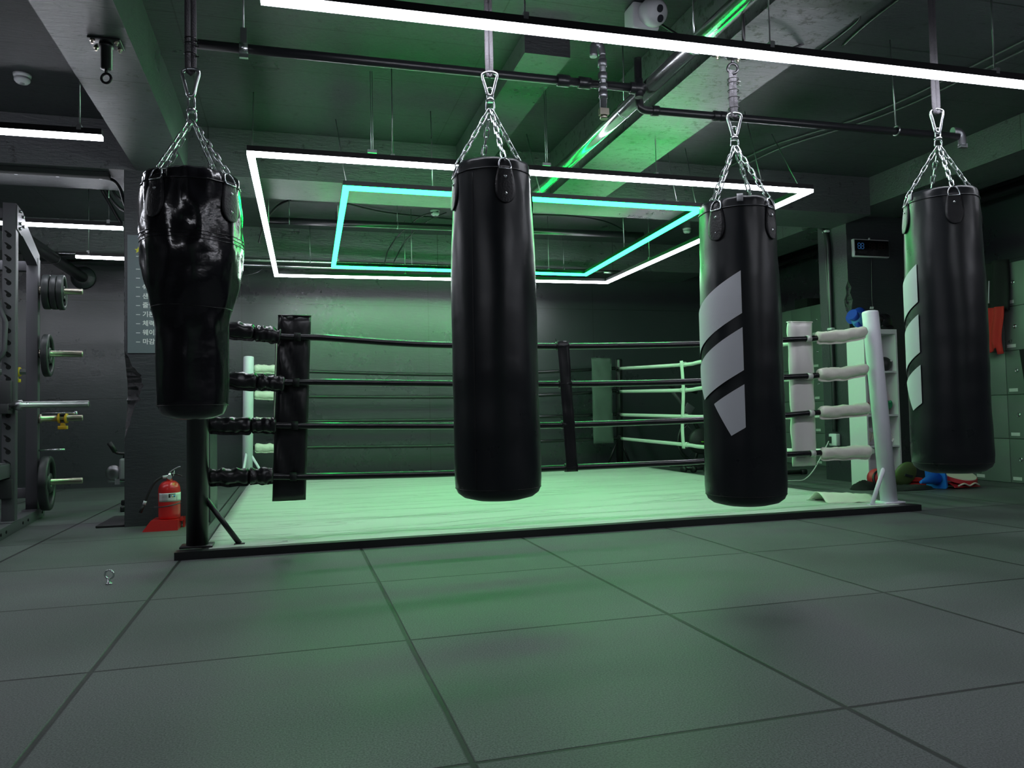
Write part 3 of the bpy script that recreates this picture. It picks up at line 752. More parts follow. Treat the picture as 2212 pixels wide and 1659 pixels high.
right = [[(3.35, 1.37), (4.44, 1.375), (5.93, 1.321), (6.37, 1.315), (8.2, 1.385)], [(3.35, 1.06), (4.46, 1.048), (5.91, 1.028), (6.39, 1.018), (8.2, 1.065)],
         [(3.35, .745), (4.48, .70), (5.91, .705), (6.4, .712), (8.2, .741)], [(3.35, .43), (4.5, .39), (5.92, .372), (6.42, .385), (8.2, .41)]]
for k, pr in enumerate(right):
    rope([(5.0, y, z) for y, z in pr], .0215, M['white_rope'], '%s white rope along the locker side of the ring' % nm[k], 'white ropes on the locker side')
back = [[(.15, 1.40), (.827, 1.36), (2.609, 1.308), (3.848, 1.338), (4.9, 1.385)], [(.15, 1.07), (.824, 1.05), (2.6, 1.018), (3.84, 1.026), (4.9, 1.075)],
        [(.15, .76), (.793, .747), (2.6, .729), (3.83, .739), (4.9, .75)], [(.15, .44), (.79, .427), (2.59, .393), (3.83, .41), (4.9, .42)]]
for k, pr in enumerate(back):
    rope([(x, 8.10, z) for x, z in pr], .0215, M['black_rope'], '%s dark rope along the back wall side of the ring' % nm[k], 'dark ropes by the back wall')

def cover(a, b, r, m, label, group, droop=.0, seed=0, flap=.045, name='rope_cover', lump=.25, white_edge=None):
    a, b = Vector(a), Vector(b); N = 22; P = []; R = []
    for i in range(N+1):
        t = i/N; p = a.lerp(b, t)+V(0, 0, -droop*math.sin(PI*t)+.006*noise.noise(V(t*5, seed, 1)))
        P.append(p); e = min(t, 1-t)*N
        R.append(r*(1+lump*.6*noise.noise(V(t*4, seed*3.1, 5)))*(.72 if e < .5 else 1))
    o_ = (a+b)/2
    t = thing(name, o_, label, 'rope cover', group)
    mb = MB(); n = 20
    d = (b-a).normalized(); s = V(0, 0, 1).cross(d).normalized(); u = d.cross(s)
    vs = []
    for i in range(N+1):
        for k in range(n):
            an = 2*PI*k/n
            rr = R[i]*(1+.22*noise.noise(V(math.cos(an)*1.3, math.sin(an)*1.3+seed, i*.33))+.10*noise.noise(V(math.cos(an)*3+seed, math.sin(an)*3, i*.8)))
            vs.append(P[i]+s*math.cos(an)*rr*.85+u*math.sin(an)*rr)
    fs = [(i*n+k, i*n+(k+1) % n, (i+1)*n+(k+1) % n, (i+1)*n+k) for i in range(N) for k in range(n)]
    fs += [[k for k in range(n)][::-1], [N*n+k for k in range(n)]]
    mb.add(vs, fs, None, True); mb.build('sleeve', m, t)
    # stitched seam flap under the sleeve
    fl = MB()
    vs = []
    for i in range(N+1):
        q = .006*noise.noise(V(i*.6, seed, 9))
        base_ = P[i]-V(0, 0, R[i]*.8)+V(0, q, 0)
        vs += [base_-s*.004, base_+s*.004, base_+s*.004-V(0, 0, flap*.55), base_-s*.004-V(0, 0, flap*.55)]
    fs = [(i*4+k, i*4+(k+1) % 4, (i+1)*4+(k+1) % 4, (i+1)*4+k) for i in range(N) for k in range(4)]+[(0, 1, 2, 3), (N*4, N*4+3, N*4+2, N*4+1)]
    fl.add(vs, fs, None, False); fl.build('seam_flap', white_edge or m, t)
    return t
yc = YFr-.005
for k, (za, zb, xb) in enumerate([(1.355, 1.292, .55), (1.043, .998, .57), (.762, .745, .52), (.452, .438, .50)]):
    cover((.13, yc, za), (xb*.72, yc, zb*.62+za*.38), .046, M['black_vinyl'], 'wrinkled black cover on the %s rope beside the black post' % nm[k], 'black covers at the near left corner', .004, k+1)
    cover((xb*.72, yc, zb*.62+za*.38-.002), (xb, yc, zb), .044, M['black_vinyl'], 'bunched end of the black cover on the %s rope, touching the black pad' % nm[k], 'bunched black cover ends', 0, k+11, .03, lump=.5)
for k, (za, zb) in enumerate([(1.362, 1.315), (1.075, 1.035), (.770, .748), (.445, .440)]):
    cover((4.86, yc, za), (4.42, yc, zb), .043, M['cream_vinyl'], 'cream cover on the %s rope beside the near white post' % nm[k], 'cream covers at the near white post', .012 if k < 2 else .003, k+21)
for k, z in enumerate((1.405, 1.085, .765, .445)):
    cover((.17, 8.09, z), (.52, 8.09, z-.012), .045, M['cream_vinyl'], 'cream cover on the %s rope beside the far white post' % nm[k], 'cream covers at the far white post', .003, k+31)
for k, z in enumerate((1.375, 1.06, .735, .42)):
    MB_ = MB().tube([(4.9, 8.1, z), (4.96, 8.17, z), (5.03, 8.28, z)], .018, 8).torus((4.97, 8.18, z), .03, .006, ax=(1, 1, 0)).build('turnbuckle', M['black_steel'], loc=(4.96, 8.17, z))
    tag(MB_, 'small black turnbuckle holding the %s rope to the thin far post' % nm[k], 'turnbuckle', 'turnbuckles at the far corner')

def pad(c, w_, z0, z1, m, label, rz, bands_z, band_m, lean=(0, 0), th=.05, backing=None, seed=0, face=-1):
    x, y = c
    t = thing('corner_pad', (x, y, z0), label, 'corner pad')
    R = Matrix.Rotation(rz, 3, 'Z'); N = 26; W = 10; vs = []
    for side in (-1, 1):
        for j in range(N+1):
            v = j/N; z = z0+(z1-z0)*v
            for i in range(W+1):
                u = i/W-.5
                bulge = th/2*(1-(2*u)**6*.75)*(1-.5*(abs(2*v-1))**14)
                wr = .014*noise.noise(V(u*3+v*4, v*5, seed+side))+.012*noise.noise(V((u*1.2+v*3)*3, seed, 4))
                pinch = 0
                for bz in bands_z: pinch += .012*math.exp(-((z-bz)/.03)**2)
                p = V(u*w_, side*(bulge-pinch*.6)+wr, 0)
                p = R @ p
                vs.append(V(x+p.x+lean[0]*(1-v), y+p.y+lean[1]*(1-v), z))
    G = (W+1)*(N+1); fs = []
    for j in range(N):
        for i in range(W):
            q = (j*(W+1)+i, j*(W+1)+i+1, (j+1)*(W+1)+i+1, (j+1)*(W+1)+i)
            fs += [q, tuple(a+G for a in q)[::-1]]
    for j in range(N): fs += [(j*(W+1), (j+1)*(W+1), (j+1)*(W+1)+G, j*(W+1)+G), (j*(W+1)+W, j*(W+1)+W+G, (j+1)*(W+1)+W+G, (j+1)*(W+1)+W)]
    for i in range(W): fs += [(i, i+G, i+1+G, i+1), (N*(W+1)+i, N*(W+1)+i+1, N*(W+1)+i+1+G, N*(W+1)+i+G)]
    MB().add(vs, fs, None, True).build('cushion', m, t)
    # piping round the top edge
    e = [V(x, y, z1-.002)+R @ V(a*w_/2, b_*th*.28, 0) for a, b_ in ((-1, -1), (1, -1), (1, 1), (-1, 1))]
    MB().tube(e, .004, 6, closed=True).build('piping', m, t)
    if band_m is not None:
        for bz, by in zip(bands_z, [YFr]*4):
            MB().lathe([(.0225, -.02), (.026, -.02), (.026, .02), (.0225, .02)], (x+.02+lean[0]*(1-(bz-z0)/(z1-z0)), YFr, bz), 18, ax=(1, 0, 0), cap=False).build('strap', band_m, t)
    return t
p1 = pad((.635, 3.285), .20, .275, 1.43, M['black_vinyl'], 'tall wrinkled black corner pad tied behind the near ropes', 0, (1.288, 1.006, .739, .426), M['velcro'], (-.045, 0), .055)
MB().grid(lambda u, v: (.545-.03*math.sin(PI*v)*(1-u)-.05*(1-v)*.6-.035*(v**6)*(1-u), 3.34+.03*u, .32+1.02*v), 3, 20, th=(0, .006, 0)).build('white_backing', M['white_vinyl'], p1)
pad((4.325, 3.285), .21, .345, 1.435, M['white_vinyl'], 'tall white corner pad beside the bag with three facing stripes', 0, (1.3, 1.018, .741, .441), M['white_rope'], (0.0, 0), .05, seed=5)
pad((4.665, 8.02), .29, .36, 1.52, M['grey_pad'], 'green grey corner pad in the far right corner of the ring', 0, (1.37, 1.06, .75, .42), None, (0, 0), .04, seed=9)

def spacer(x0, z0, x1, z1, y, w_, m, label, rz=0., ropes=()):
    """flat strap tying the four ropes of one side together"""
    t = thing('rope_spacer', (x1, y, z1), label, 'strap', None)
    mb = MB()
    def fn(u, v):
        X = x1+(x0-x1)*v+(u-.5)*w_; Z = z1+(z0-z1)*v
        return V(X, y-.028+.006*noise.noise(V(v*9, u*2, x0)), Z)
    def rot(p):
        return V(x0+(p.x-x0)*math.cos(rz), y+(p.x-x0)*math.sin(rz)+(p.y-y)*math.cos(rz), p.z)
    mb.grid(lambda u, v: rot(fn(u, v)), 4, 30, th=(0, .006, 0)); mb.build('strap', m, t)
    for zz in ropes:
        f = (zz-z1)/(z0-z1); X = x1+(x0-x1)*f
        d = V(math.cos(rz), math.sin(rz), 0)
        MB().lathe([(.0225, -w_*.55), (.029, -w_*.55), (.029, w_*.55), (.0225, w_*.55)], rot(V(X, y, zz)), 16, ax=d, cap=False).build('loop', m, t)
    return t
spacer(2.385, 1.27, 2.43, .385, YFr, .08, M['black_vinyl'], 'black vertical strap joining the near ropes between the middle bags', 0, (1.237, .98, .702, .411))
spacer(2.648, 1.35, 2.65, .37, 8.10, .05, M['black_vinyl'], 'dark vertical strap joining the ropes by the back wall', 0, (1.308, 1.018, .729, .394))
t = thing('rope_spacer', (5.0, 6.38, .37), 'pale vertical strap joining the white ropes on the locker side', 'strap')
MB().grid(lambda u, v: (4.972, 6.36+(u-.5)*.07+.05*math.sin(v*7)*.4-.02*v, .34+1.02*v), 4, 30, th=(.005, 0, 0)).build('strap', M['white_rope'], t)
for zz in (1.315, 1.018, .712, .385):
    MB().lathe([(.0225, -.05), (.03, -.05), (.03, .05), (.0225, .05)], (5.0, 6.36, zz), 16, ax=(0, 1, 0), cap=False).build('loop', M['white_rope'], t)

# ------------------------------------------------------------------ pipes, ducts and cables overhead
def one(name, mb, m, loc, label, cat, group=None, kind=None):
    return tag(mb.build(name, m, loc=loc), label, cat, group, kind)
# black sprinkler line in two straight runs
t = thing('sprinkler_pipe', (.2, 2.085, 2.55), 'long black pipe crossing the ceiling in front of the drop nozzle', 'pipe', 'black pipes under the ceiling')
MB().cyl((.20, 2.09, 2.55), (2.46, 2.077, 2.55), .0225, 16).build('tube', M['black_pipe'], t)
for x in (2.02, 2.14, 2.44): MB().lathe([(.024, -.035), (.031, -.033), (.031, .033), (.024, .035)], (x, 2.078, 2.55), 16, ax=(1, 0, 0)).build('coupling', M['black_pipe'], t)
MB().lathe([(.03, -.03), (.032, 0), (.03, .03)], (2.46, 2.077, 2.55), 16, ax=(1, 0, 0)).cyl((2.46, 2.077, 2.5), (2.46, 2.077, 2.60), .024, 14).build('tee', M['black_pipe'], t)
MB().cyl((.41, 2.09, 2.57), (.41, 2.09, S), .005, 8).build('hanger_rod', M['steel'], t)
MB().lathe([(.026, -.02), (.029, -.02), (.029, .02), (.026, .02)], (.41, 2.09, 2.55), 18, ax=(1, 0, 0), cap=False).box(.395, .425, 2.082, 2.098, 2.575, 2.65).box(.39, .43, 2.08, 2.1, 2.505, 2.525).build('clamp', M['chrome'], t)
t = thing('sprinkler_pipe', (2.53, 2.2, 2.50), 'long black pipe with an elbow, passing behind the two right bags', 'pipe', 'black pipes under the ceiling')
MB().tube(smooth_path([(2.535, 2.24, 2.80), (2.535, 2.235, 2.56), (2.555, 2.233, 2.505), (2.62, 2.23, 2.50)], 5)+[V(4.74, 2.18, 2.50)], .0225, 16).build('tube', M['black_pipe'], t)
for x in (2.63, 3.02, 3.06): MB().lathe([(.024, -.022), (.03, -.02), (.03, .02), (.024, .022)], (x, 2.23-(x-2.6)*.025, 2.5), 16, ax=(1, 0, 0)).build('coupling', M['black_pipe'], t)
MB().cyl((4.27, 2.19, 2.53), (4.25, 2.19, S), .004, 8).torus((4.27, 2.19, 2.505), .028, .006, ax=(1, 0, 0)).build('hanger', M['steel'], t)
MB().tube(smooth_path([(4.70, 2.18, 2.53), (4.745, 2.18, 2.53), (4.77, 2.18, 2.505), (4.77, 2.18, 2.44)], 4), .027, 12, flat=.8).box(4.75, 4.80, 2.165, 2.195, 2.43, 2.455).build('end_bracket', M['galv'], t)
# sprinkler drop with nozzle
t = thing('sprinkler_drop', (2.215, 2.0, 2.36), 'short galvanised drop pipe with a sprinkler head, left of the shiny pipe', 'pipe')
MB().lathe([(.018, 2.39), (.018, 2.66), (.019, 2.68)], (2.215, 2.0, 0), 14).tube(smooth_path([(2.215, 2.0, 2.67), (2.205, 2.0, 2.72), (2.17, 2.0, 2.72), (2.165, 2.0, 2.66)], 4), .02, 12).build('tube', M['galv'], t)
for z in (2.46, 2.50, 2.56, 2.63): MB().lathe([(.019, -.02), (.024, -.018), (.024, .018), (.019, .02)], (2.215, 2.0, z), 14).build('collar', M['galv'], t)
MB().box(2.19, 2.24, 1.985, 2.015, 2.35, 2.385).cyl((2.215, 2.0, 2.33), (2.215, 2.0, 2.35), .02, 12).build('sprinkler_head', M['brass'], t)
# polished pipe beside the flaking beam
t = thing('polished_pipe', (2.62, 3.0, 2.66), 'shiny metal pipe running away along the flaking beam', 'pipe')
MB().cyl((2.62, -4.9, 2.655), (2.62, 1.72, 2.655), .046, 24).cyl((2.62, 1.74, 2.655), (2.62, 4.635, 2.655), .046, 24).build('tube', M['duct'], t)
for y in (1.75, 2.62): MB().torus((2.62, y, 2.655), .045, .006, ax=(0, 1, 0)).cyl((2.62, y, 2.69), (2.62, y, S), .005, 6).build('clamp', M['chrome'], t)
t = thing('polished_pipe', (2.62, 6.5, 2.655), 'continuation of the shiny pipe beyond the cross beam', 'pipe')
MB().cyl((2.62, 5.235, 2.655), (2.62, 7.4, 2.655), .042, 24).build('tube', M['duct'], t)
MB().torus((2.62, 6.3, 2.655), .045, .006, ax=(0, 1, 0)).cyl((2.62, 6.3, 2.69), (2.62, 6.3, S), .005, 6).build('clamp', M['chrome'], t)
# pipe in the second bay and bright pipes by the wall
t = thing('service_pipe', (2.4, 6.35, 2.8), 'black pipe crossing the ceiling bay inside the green square', 'pipe')
MB().cyl((.35, 6.40, 2.8), (4.5, 6.29, 2.8), .035, 18).build('tube', M['black_pipe'], t)
for x in (.6, 1.7, 3.2): MB().torus((x, 6.37, 2.8), .037, .005, ax=(1, 0, 0)).cyl((x, 6.37, 2.83), (x, 6.37, S), .004, 6).build('hanger', M['galv'], t)
t = thing('conduit_pipe', (1.0, 7.6, 2.6), 'upper of the two bright pipes along the back wall, above the ring', 'pipe')
MB().tube(smooth_path([(-2.2, 7.60, 2.63), (.5, 7.6, 2.63), (4.5, 7.62, 2.63), (4.56, 7.62, 2.62)], 3), .022, 14).build('tube', M['duct'], t)
for x in (.83, 4.0): MB().torus((x, 7.6, 2.63), .026, .006, ax=(1, 0, 0)).cyl((x, 7.6, 2.65), (x, 7.6, 2.7), .004, 6).cyl((x, 7.6, 2.655), (x, 7.6, S), .004, 6).build('hanger', M['galv'], t)
t = thing('conduit_pipe', (1.0, 7.75, 2.58), 'lower of the two bright pipes along the back wall, above the ring', 'pipe')
MB().cyl((-2.2, 7.78, 2.60), (4.45, 7.78, 2.60), .026, 14).build('tube', M['duct'], t)
# duct pipe at the left
t = thing('exhaust_pipe', (-1.75, 6.5, 2.47), 'dark slanting pipe entering the far wall above the weight plates', 'pipe')
MB().cyl((-1.81, 3.8, 2.54), (-1.81, YB, 2.54), .062, 28).build('tube', M['black_pipe'], t)
for y in (5.5, 7.4): MB().torus((-1.81, y, 2.54), .064, .005, ax=(0, 1, 0)).build('joint', M['black_pipe'], t)
MB().lathe([(.07, 0), (.13, .03), (.14, .05)], (-1.81, YB-.06, 2.54), 20, ax=(0, 1, 0)).build('wall_collar', M['column'], t)
t = thing('service_pipe', (7.3, 4, 2.95), 'black pipe high on the locker wall', 'pipe')
MB().cyl((7.45, -4.9, 2.9), (7.45, YB, 2.9), .05, 16).build('tube', M['black_pipe'], t)

def cable(pts, r, label, m='black_pipe', name='cable', group=None, clips=()):
    P = smooth_path(pts, 8)
    t = thing(name, P[0], label, 'cable', group)
    MB().tube(P, r, 8).build('cord', M[m], t)
    for c in clips: MB().rbox(c[0]-.012, c[0]+.012, c[1]-.012, c[1]+.012, c[2]-.014, c[2]+.014, .003).build('clip', M['white_plastic'], t)
    return t
cable([(.28, 7.0, 2.7), (.35, 6.9, 2.9), (.50, 6.75, S-.02), (.75, 6.45, S-.015), (1.05, 6.47, S-.02), (1.6, 6.8, S-.03), (2.4, 7.0, S-.02), (2.9, 7.1, S-.02)], .012, 'thick black cable looping across the back ceiling bay')
cable([(2.2, 6.68, S-.02), (2.0, 6.75, 3.0), (1.8, 7.0, 2.85), (1.72, 7.4, 2.75), (1.7, 7.6, 2.62)], .008, 'black cable dropping from the detector in the back ceiling bay')
cable([(2.3, 6.72, S-.02), (2.1, 6.85, 2.98), (1.9, 7.1, 2.82), (1.8, 7.5, 2.64)], .008, 'second black cable dropping beside the first in the back ceiling bay')
cable([(2.7, 6.9, S-.02), (3.4, 6.6, S-.02), (4.2, 6.7, S-.03), (4.9, 7.3, 3.0)], .009, 'black cable across the right part of the back ceiling bay')
cable([(-4.4, 4.83, 2.685), (-1.5, 4.83, 2.685), (-1.14, 4.83, 2.685), (-.78, 4.82, 2.683), (-.70, 4.95, 2.66), (-.68, 5.1, 2.55), (-.62, 5.24, 2.4)], .014, 'black cable clipped under the cross beam at the left', clips=[(-1.38, 4.83, 2.685), (-1.1, 4.83, 2.685), (-.80, 4.825, 2.685)])
one('cable_channel', MB().rbox(-4.3, -.72, 4.71, 4.79, 2.66, 2.699, .006), M['velcro'], (-2.5, 4.75, 2.66), 'dark cable channel under the cross beam at the left', 'channel')
cable([(-.9, 5.4, S-.01), (-.86, 5.42, 2.85), (-.8, 5.45, 2.7), (-.62, 5.5, 2.63)], .012, 'upper of two black cables sagging to the left column')
cable([(-.95, 5.4, S-.01), (-.9, 5.42, 2.8), (-.8, 5.45, 2.62), (-.62, 5.5, 2.55)], .012, 'lower of two black cables sagging to the left column')
cable([(-.98, 5.25, S-.01), (-.95, 5.28, 2.85), (-.84, 5.3, 2.62), (-.745, 5.3, 2.44)], .015, 'black power lead running down to a white LED bar by the left column')
cable([(2.68, 2.3, S-.01), (2.9, 1.9, 2.69), (3.2, 1.7, 2.69), (3.5, 1.75, 2.9), (3.85, 2.0, S-.02), (3.9, 2.6, S-.012)], .007, 'thin black cable curving under the ceiling above the front LED bar')
cable([(3.99, 2.3, S-.012), (3.93, 1.9, S-.012), (3.9, 1.0, S-.012), (3.9, -.5, S-.012)], .009, 'straight thin black cable on the ceiling right of the flaking beam')
for k, (x, lab) in enumerate([(4.6, 'left'), (4.72, 'right')]):
    cable([(x-.02, 4.6, S-.02), (x+.05, 4.0, S-.015), (x+.38, 3.2, S-.015), (x+.46, 2.3, S-.015), (x+.5, .5, S-.015)], .008, '%s one of two thin cables running over the black pipe at the right' % lab, 'rack')
cable([(.30, 7.3, 2.47), (.22, 7.2, 2.4), (.05, 7.2, 2.38), (-.1, 7.3, 2.5), (-.2, 7.6, 2.63)], .006, 'thin lead sagging from the corner of the white square')
# fittings on the slab
def detector(x, y, label, z=S):
    t = thing('smoke_detector', (x, y, z-.06), label, 'smoke detector', 'round detectors on the ceiling')
    MB().lathe([(.001, z-.062), (.034, z-.060), (.046, z-.046), (.048, z-.03), (.040, z-.028), (.040, z-.02), (.052, z-.018), (.054, z-.001)], (x, y, 0), 24).build('housing', M['white_plastic'], t)
    MB().lathe([(.012, z-.066), (.014, z-.06)], (x, y, 0), 12).build('sensor', M['grey_plate'], t)
detector(-1.07, 3.93, 'round white smoke detector on the ceiling, far left')
detector(2.17, 6.72, 'round detector on the ceiling inside the green square')
detector(5.43, 6.95, 'pale round detector on the ceiling beyond the bag with three facing stripes')
one('junction_box', MB().rbox(.62, .84, 6.36, 6.50, S-.05, S-.002, .006), M['black_pipe'], (.73, 6.43, S-.05), 'black junction box on the ceiling, at the loop of the thick cable', 'box')
# dome camera
t = thing('security_camera', (2.52, 2.25, 2.90), 'white ceiling camera with two dark lenses at the top of the picture', 'camera')
MB().rbox(2.47, 2.63, 2.14, 2.27, 2.93, S-.001, .012).build('mounting_box', M['white_plastic'], t)
fc = V(.28, -.84, -.46).normalized(); f1 = fc.cross(V(0, 0, 1)).normalized(); f2 = f1.cross(fc); c0 = V(2.575, 2.10, 3.0)
MB().lathe([(.001, -.09), (.05, -.08), (.072, -.04), (.075, .0), (.072, .025), (.062, .045), (.045, .058), (.001, .060)], c0, 32, ax=fc).cyl(c0+V(-.02, .09, .0), c0+V(-.01, .02, 0), .055, 24).build('dome', M['white_plastic'], t)
for a_, b_ in ((.016, .022), (-.006, -.024)):
    p = c0+fc*.050+f1*a_+f2*b_
    MB().cyl(p, p+fc*.014, .020, 20).build('lens', M['lens'], t)

# ------------------------------------------------------------------ poster on the left column
t = thing('notice_board', (-.33, 4.63, 1.30), 'grey blue notice with white Korean lines and a yellow star on the left column', 'sign')
MB().box(-.575, -.03, 4.630, 4.6385, 1.302, 2.20).build('panel', M['sign'], t)
RX = (PI/2, 0, 0)
st = [V(-.500+.027*(1 if k % 2 == 0 else .42)*math.sin(PI*k/5), 4.6285, 2.085+.027*(1 if k % 2 == 0 else .42)*math.cos(PI*k/5)) for k in range(10)]
MB().prism(st, (0, .0012, 0)).build('star', M['star'], t)
MB().box(-.515, -.09, 4.6286, 4.6298, 2.036, 2.041).build('rule', M['sign_white'], t)
rows = ['준비운동', '줄넘기', '쉐도우', '샌드백', '줄넘기', '기본기', '체력훈련', '웨이트 트레이닝', '마감 정리']
for k, s_ in enumerate(rows):
    z = 1.945-.0693*k
    text_mesh('lettering', '–', .052, M['sign_white'], (-.515, 4.6288, z-.018), RX, t, bold=.0006)
    text_mesh('lettering', s_, .047, M['sign_white'], (-.472, 4.6288, z-.018), RX, t, bold=.0009)

# ------------------------------------------------------------------ fire extinguisher
ex, ey = -.255, 4.40
t = thing('extinguisher_stand', (ex-.04, ey, 0), 'red sheet metal stand under the fire extinguisher', 'stand')
m_ = MB()
m_.prism([(-.42, ey-.11, 0), (-.185, ey-.11, 0), (-.185, ey-.11, .075), (-.365, ey-.11, .075)], (0, .22, 0))
m_.build('tray', M['red'], t)
MB().box(-.187, -.165, ey-.02, ey+.11, .055, .075).box(-.172, -.160, ey+.05, ey+.11, .0, .075).build('foot', M['red'], t)
t = thing('fire_extinguisher', (ex, ey, .075), 'red fire extinguisher with a black hose and a paper label', 'fire extinguisher')
bz = .077
MB().lathe([(.070, bz), (.074, bz+.006), (.075, bz+.03), (.075, bz+.20), (.073, bz+.222), (.066, bz+.243), (.052, bz+.260), (.034, bz+.270), (.02, bz+.274), (.019, bz+.286)], (ex, ey, 0), 40).build('cylinder', M['red'], t)
toc = math.atan2(CAM.y-ey, CAM.x-ex)
lb = MB(); sheet(lb, V(ex, ey, 0), toc, bz+.125, bz+.187, lambda z: -.085, lambda z: .115, 4, 20, lambda z: .0755, 0, .0008, None); lab = lb.build('label', M['tag'], t)
for j in range(6):
    q = MB(); sheet(q, V(ex, ey, 0), toc, bz+.132+.009*j, bz+.134+.009*j, lambda z: -.055, lambda z: -.012, 1, 6, lambda z: .0765, 0, .0004, None); q.build('print', M['label_text'], lab)
for s0, s1, z0_, z1_, mm in ((-.006, .006, .155, .178, 'label_text'), (.008, .016, .165, .172, 'amber'), (.018, .025, .158, .165, 'yellow'), (.027, .040, .158, .172, 'amber'), (-.006, .042, .176, .182, 'label_text'), (.052, .054, .132, .165, 'label_text')):
    q = MB(); sheet(q, V(ex, ey, 0), toc, bz+z0_, bz+z1_, lambda z: s0, lambda z: s1, 1, 4, lambda z: .0765, 0, .0005, None); q.build('print', M[mm], lab)
bd = MB()
P = []
for k in range(40):
    a = 2*PI*k/40; P.append(V(ex+.0765*math.cos(a), ey+.0765*math.sin(a), bz+.098+.012*math.sin(a-toc)))
bd.tube(P, .0042, 6, closed=True, flat=.4).box(ex-.10, ex-.07, ey-.03, ey-.02, bz+.082, bz+.092); bd.build('strap', M['webbing'], t)
MB().lathe([(.016, 0), (.017, .02), (.012, .03), (.012, .045)], (ex, ey, bz+.284), 16).tube([(ex, ey, bz+.31), (ex-.03, ey-.01, bz+.30)], .010, 10).build('valve', M['chrome'], t)
gp = V(ex+.004, ey-.02, bz+.30)
MB().cyl(gp, gp+V(.002, -.014, 0), .017, 20).build('pressure_gauge', M['grey_plate'], t)
MB().tube(smooth_path([(ex-.005, ey, bz+.325), (ex+.02, ey, bz+.345), (ex+.06, ey, bz+.368), (ex+.075, ey, bz+.37)], 4), .0045, 8).build('lever', M['steel'], t)
MB().tube(smooth_path([(ex+.012, ey, bz+.312), (ex+.05, ey, bz+.316), (ex+.085, ey, bz+.302)], 4), .004, 8).build('handle', M['black_steel'], t)
MB().tube([(ex+.02, ey-.012, bz+.325), (ex+.04, ey-.012, bz+.326)], .003, 6).tube([(ex+.028, ey-.012, bz+.305), (ex+.036, ey-.012, bz+.345)], .0025, 6).build('safety_pin', M['white_plastic'], t)
H = smooth_path([(ex-.015, ey-.01, bz+.302), (ex-.05, ey-.015, bz+.298), (ex-.095, ey-.02, bz+.265), (ex-.13, ey-.02, bz+.205), (ex-.155, ey-.02, bz+.14), (ex-.165, ey-.02, bz+.11)], 5)
hs = MB().tube(H, .0085, 12).build('hose', M['rubber'], t)
MB().cyl((ex-.012, ey-.012, bz+.302), (ex-.042, ey-.015, bz+.300), .0115, 12).build('ferrule', M['white_plastic'], hs)
MB().cyl((ex-.158, ey-.02, bz+.135), (ex-.167, ey-.02, bz+.108), .0115, 12).build('ferrule', M['white_plastic'], hs)
MB().cyl((ex-.167, ey-.02, bz+.108), (ex-.192, ey-.02, bz+.052), .009, 12, r_b=.012).build('nozzle', M['rubber'], hs)

# ------------------------------------------------------------------ power rack, plates, bars
RK = V(-1.33, 4.70, 0); RZ = math.radians(5.7)
def rk(x, y, z): c, s = math.cos(RZ), math.sin(RZ); return V(RK.x+x*c-y*s, RK.y+x*s+y*c, z)
Rm = Matrix.Rotation(RZ, 3, 'Z')
def rbx(mb, x0, x1, y0, y1, z0, z1, r=.004, m=None):
    """rounded box in the rack's own directions"""
    c = V((x0+x1)/2, (y0+y1)/2, (z0+z1)/2); w_ = rk(c.x, c.y, c.z)
    return mb.rbox(w_.x-(x1-x0)/2, w_.x+(x1-x0)/2, w_.y-(y1-y0)/2, w_.y+(y1-y0)/2, z0, z1, r, m, rot=Rm, c=w_)
rack = thing('power_rack', RK, 'grey steel power rack with plate pegs at the left edge', 'power rack')
for xs in (0, -1.22):
    u = MB(); rbx(u, xs-.085, xs, -.04, .045, .082, 2.41)
    up_ = u.build('front_upright', M['rack'], rack)
    for k in range(22):
        z = .32+k*.088
        h_ = MB(); p = rk(xs-.043, -.0405, z)
        h_.cyl(p, p+Rm @ V(0, -.0012, 0), .017, 14); q = rk(xs-.06, -.0405, z+.02)
        h_.prism([rk(xs-.075, -.0405, z+.034), rk(xs-.06, -.0405, z+.034), rk(xs-.032, -.0405, z+.012), rk(xs-.043, -.0405, z-.004)], Rm @ V(0, -.0012, 0))
        h_.build('keyhole_slot', M['gap'], up_)
    u = MB(); rbx(u, xs-.085, xs, .76, .85, .082, 2.16); u.build('rear_upright', M['rack'], rack)
    # sloping top rail
    MB().prism([rk(xs-.08, .0, 2.41), rk(xs-.08, .12, 2.41), rk(xs-.08, .85, 2.20), rk(xs-.08, .85, 2.06), rk(xs-.08, .70, 2.12), rk(xs-.08, .10, 2.24), rk(xs-.08, .0, 2.24)], Rm @ V(.075, 0, 0)).build('top_rail', M['rack'], rack)
    g = MB().prism([rk(xs+.001, -.03, 2.40), rk(xs+.001, .16, 2.39), rk(xs+.001, .30, 2.30), rk(xs+.001, .12, 2.2), rk(xs+.001, -.03, 2.22)], Rm @ V(.006, 0, 0)).build('gusset_plate', M['rack'], rack)
    for y, z in ((.05, 2.37), (.14, 2.35), (.06, 2.28), (.16, 2.28), (.05, 2.24)):
        MB().cyl(rk(xs+.007, y, z), rk(xs+.02, y, z), .012, 6).build('bolt', M['chrome'], g)
    u = MB(); rbx(u, xs-.10, xs+.0, -.75, 1.06, .0, .08, .003); bb = u.build('base_rail', M['rack'], rack)
    u = MB(); rbx(u, xs-.102, xs+.004, -.14, .12, .08, .086, .002); rbx(u, xs-.102, xs+.004, .70, .93, .08, .086, .002); u.build('foot_plate', M['rack'], bb)
    for y in (-.45, -.30, .22, .40, .95):
        MB().cyl(rk(xs+.0, y, .04), rk(xs+.006, y, .04), .011, 8).build('bolt_hole', M['gap'], bb)
for y0, z0, z1, nme in ((.77, 2.05, 2.13, 'cross_member'), (.0, 2.30, 2.38, 'cross_member'), (.77, .18, .26, 'cross_member')):
    u = MB(); rbx(u, -1.22, -.085, y0, y0+.07, z0, z1); u.build(nme, M['rack'], rack)
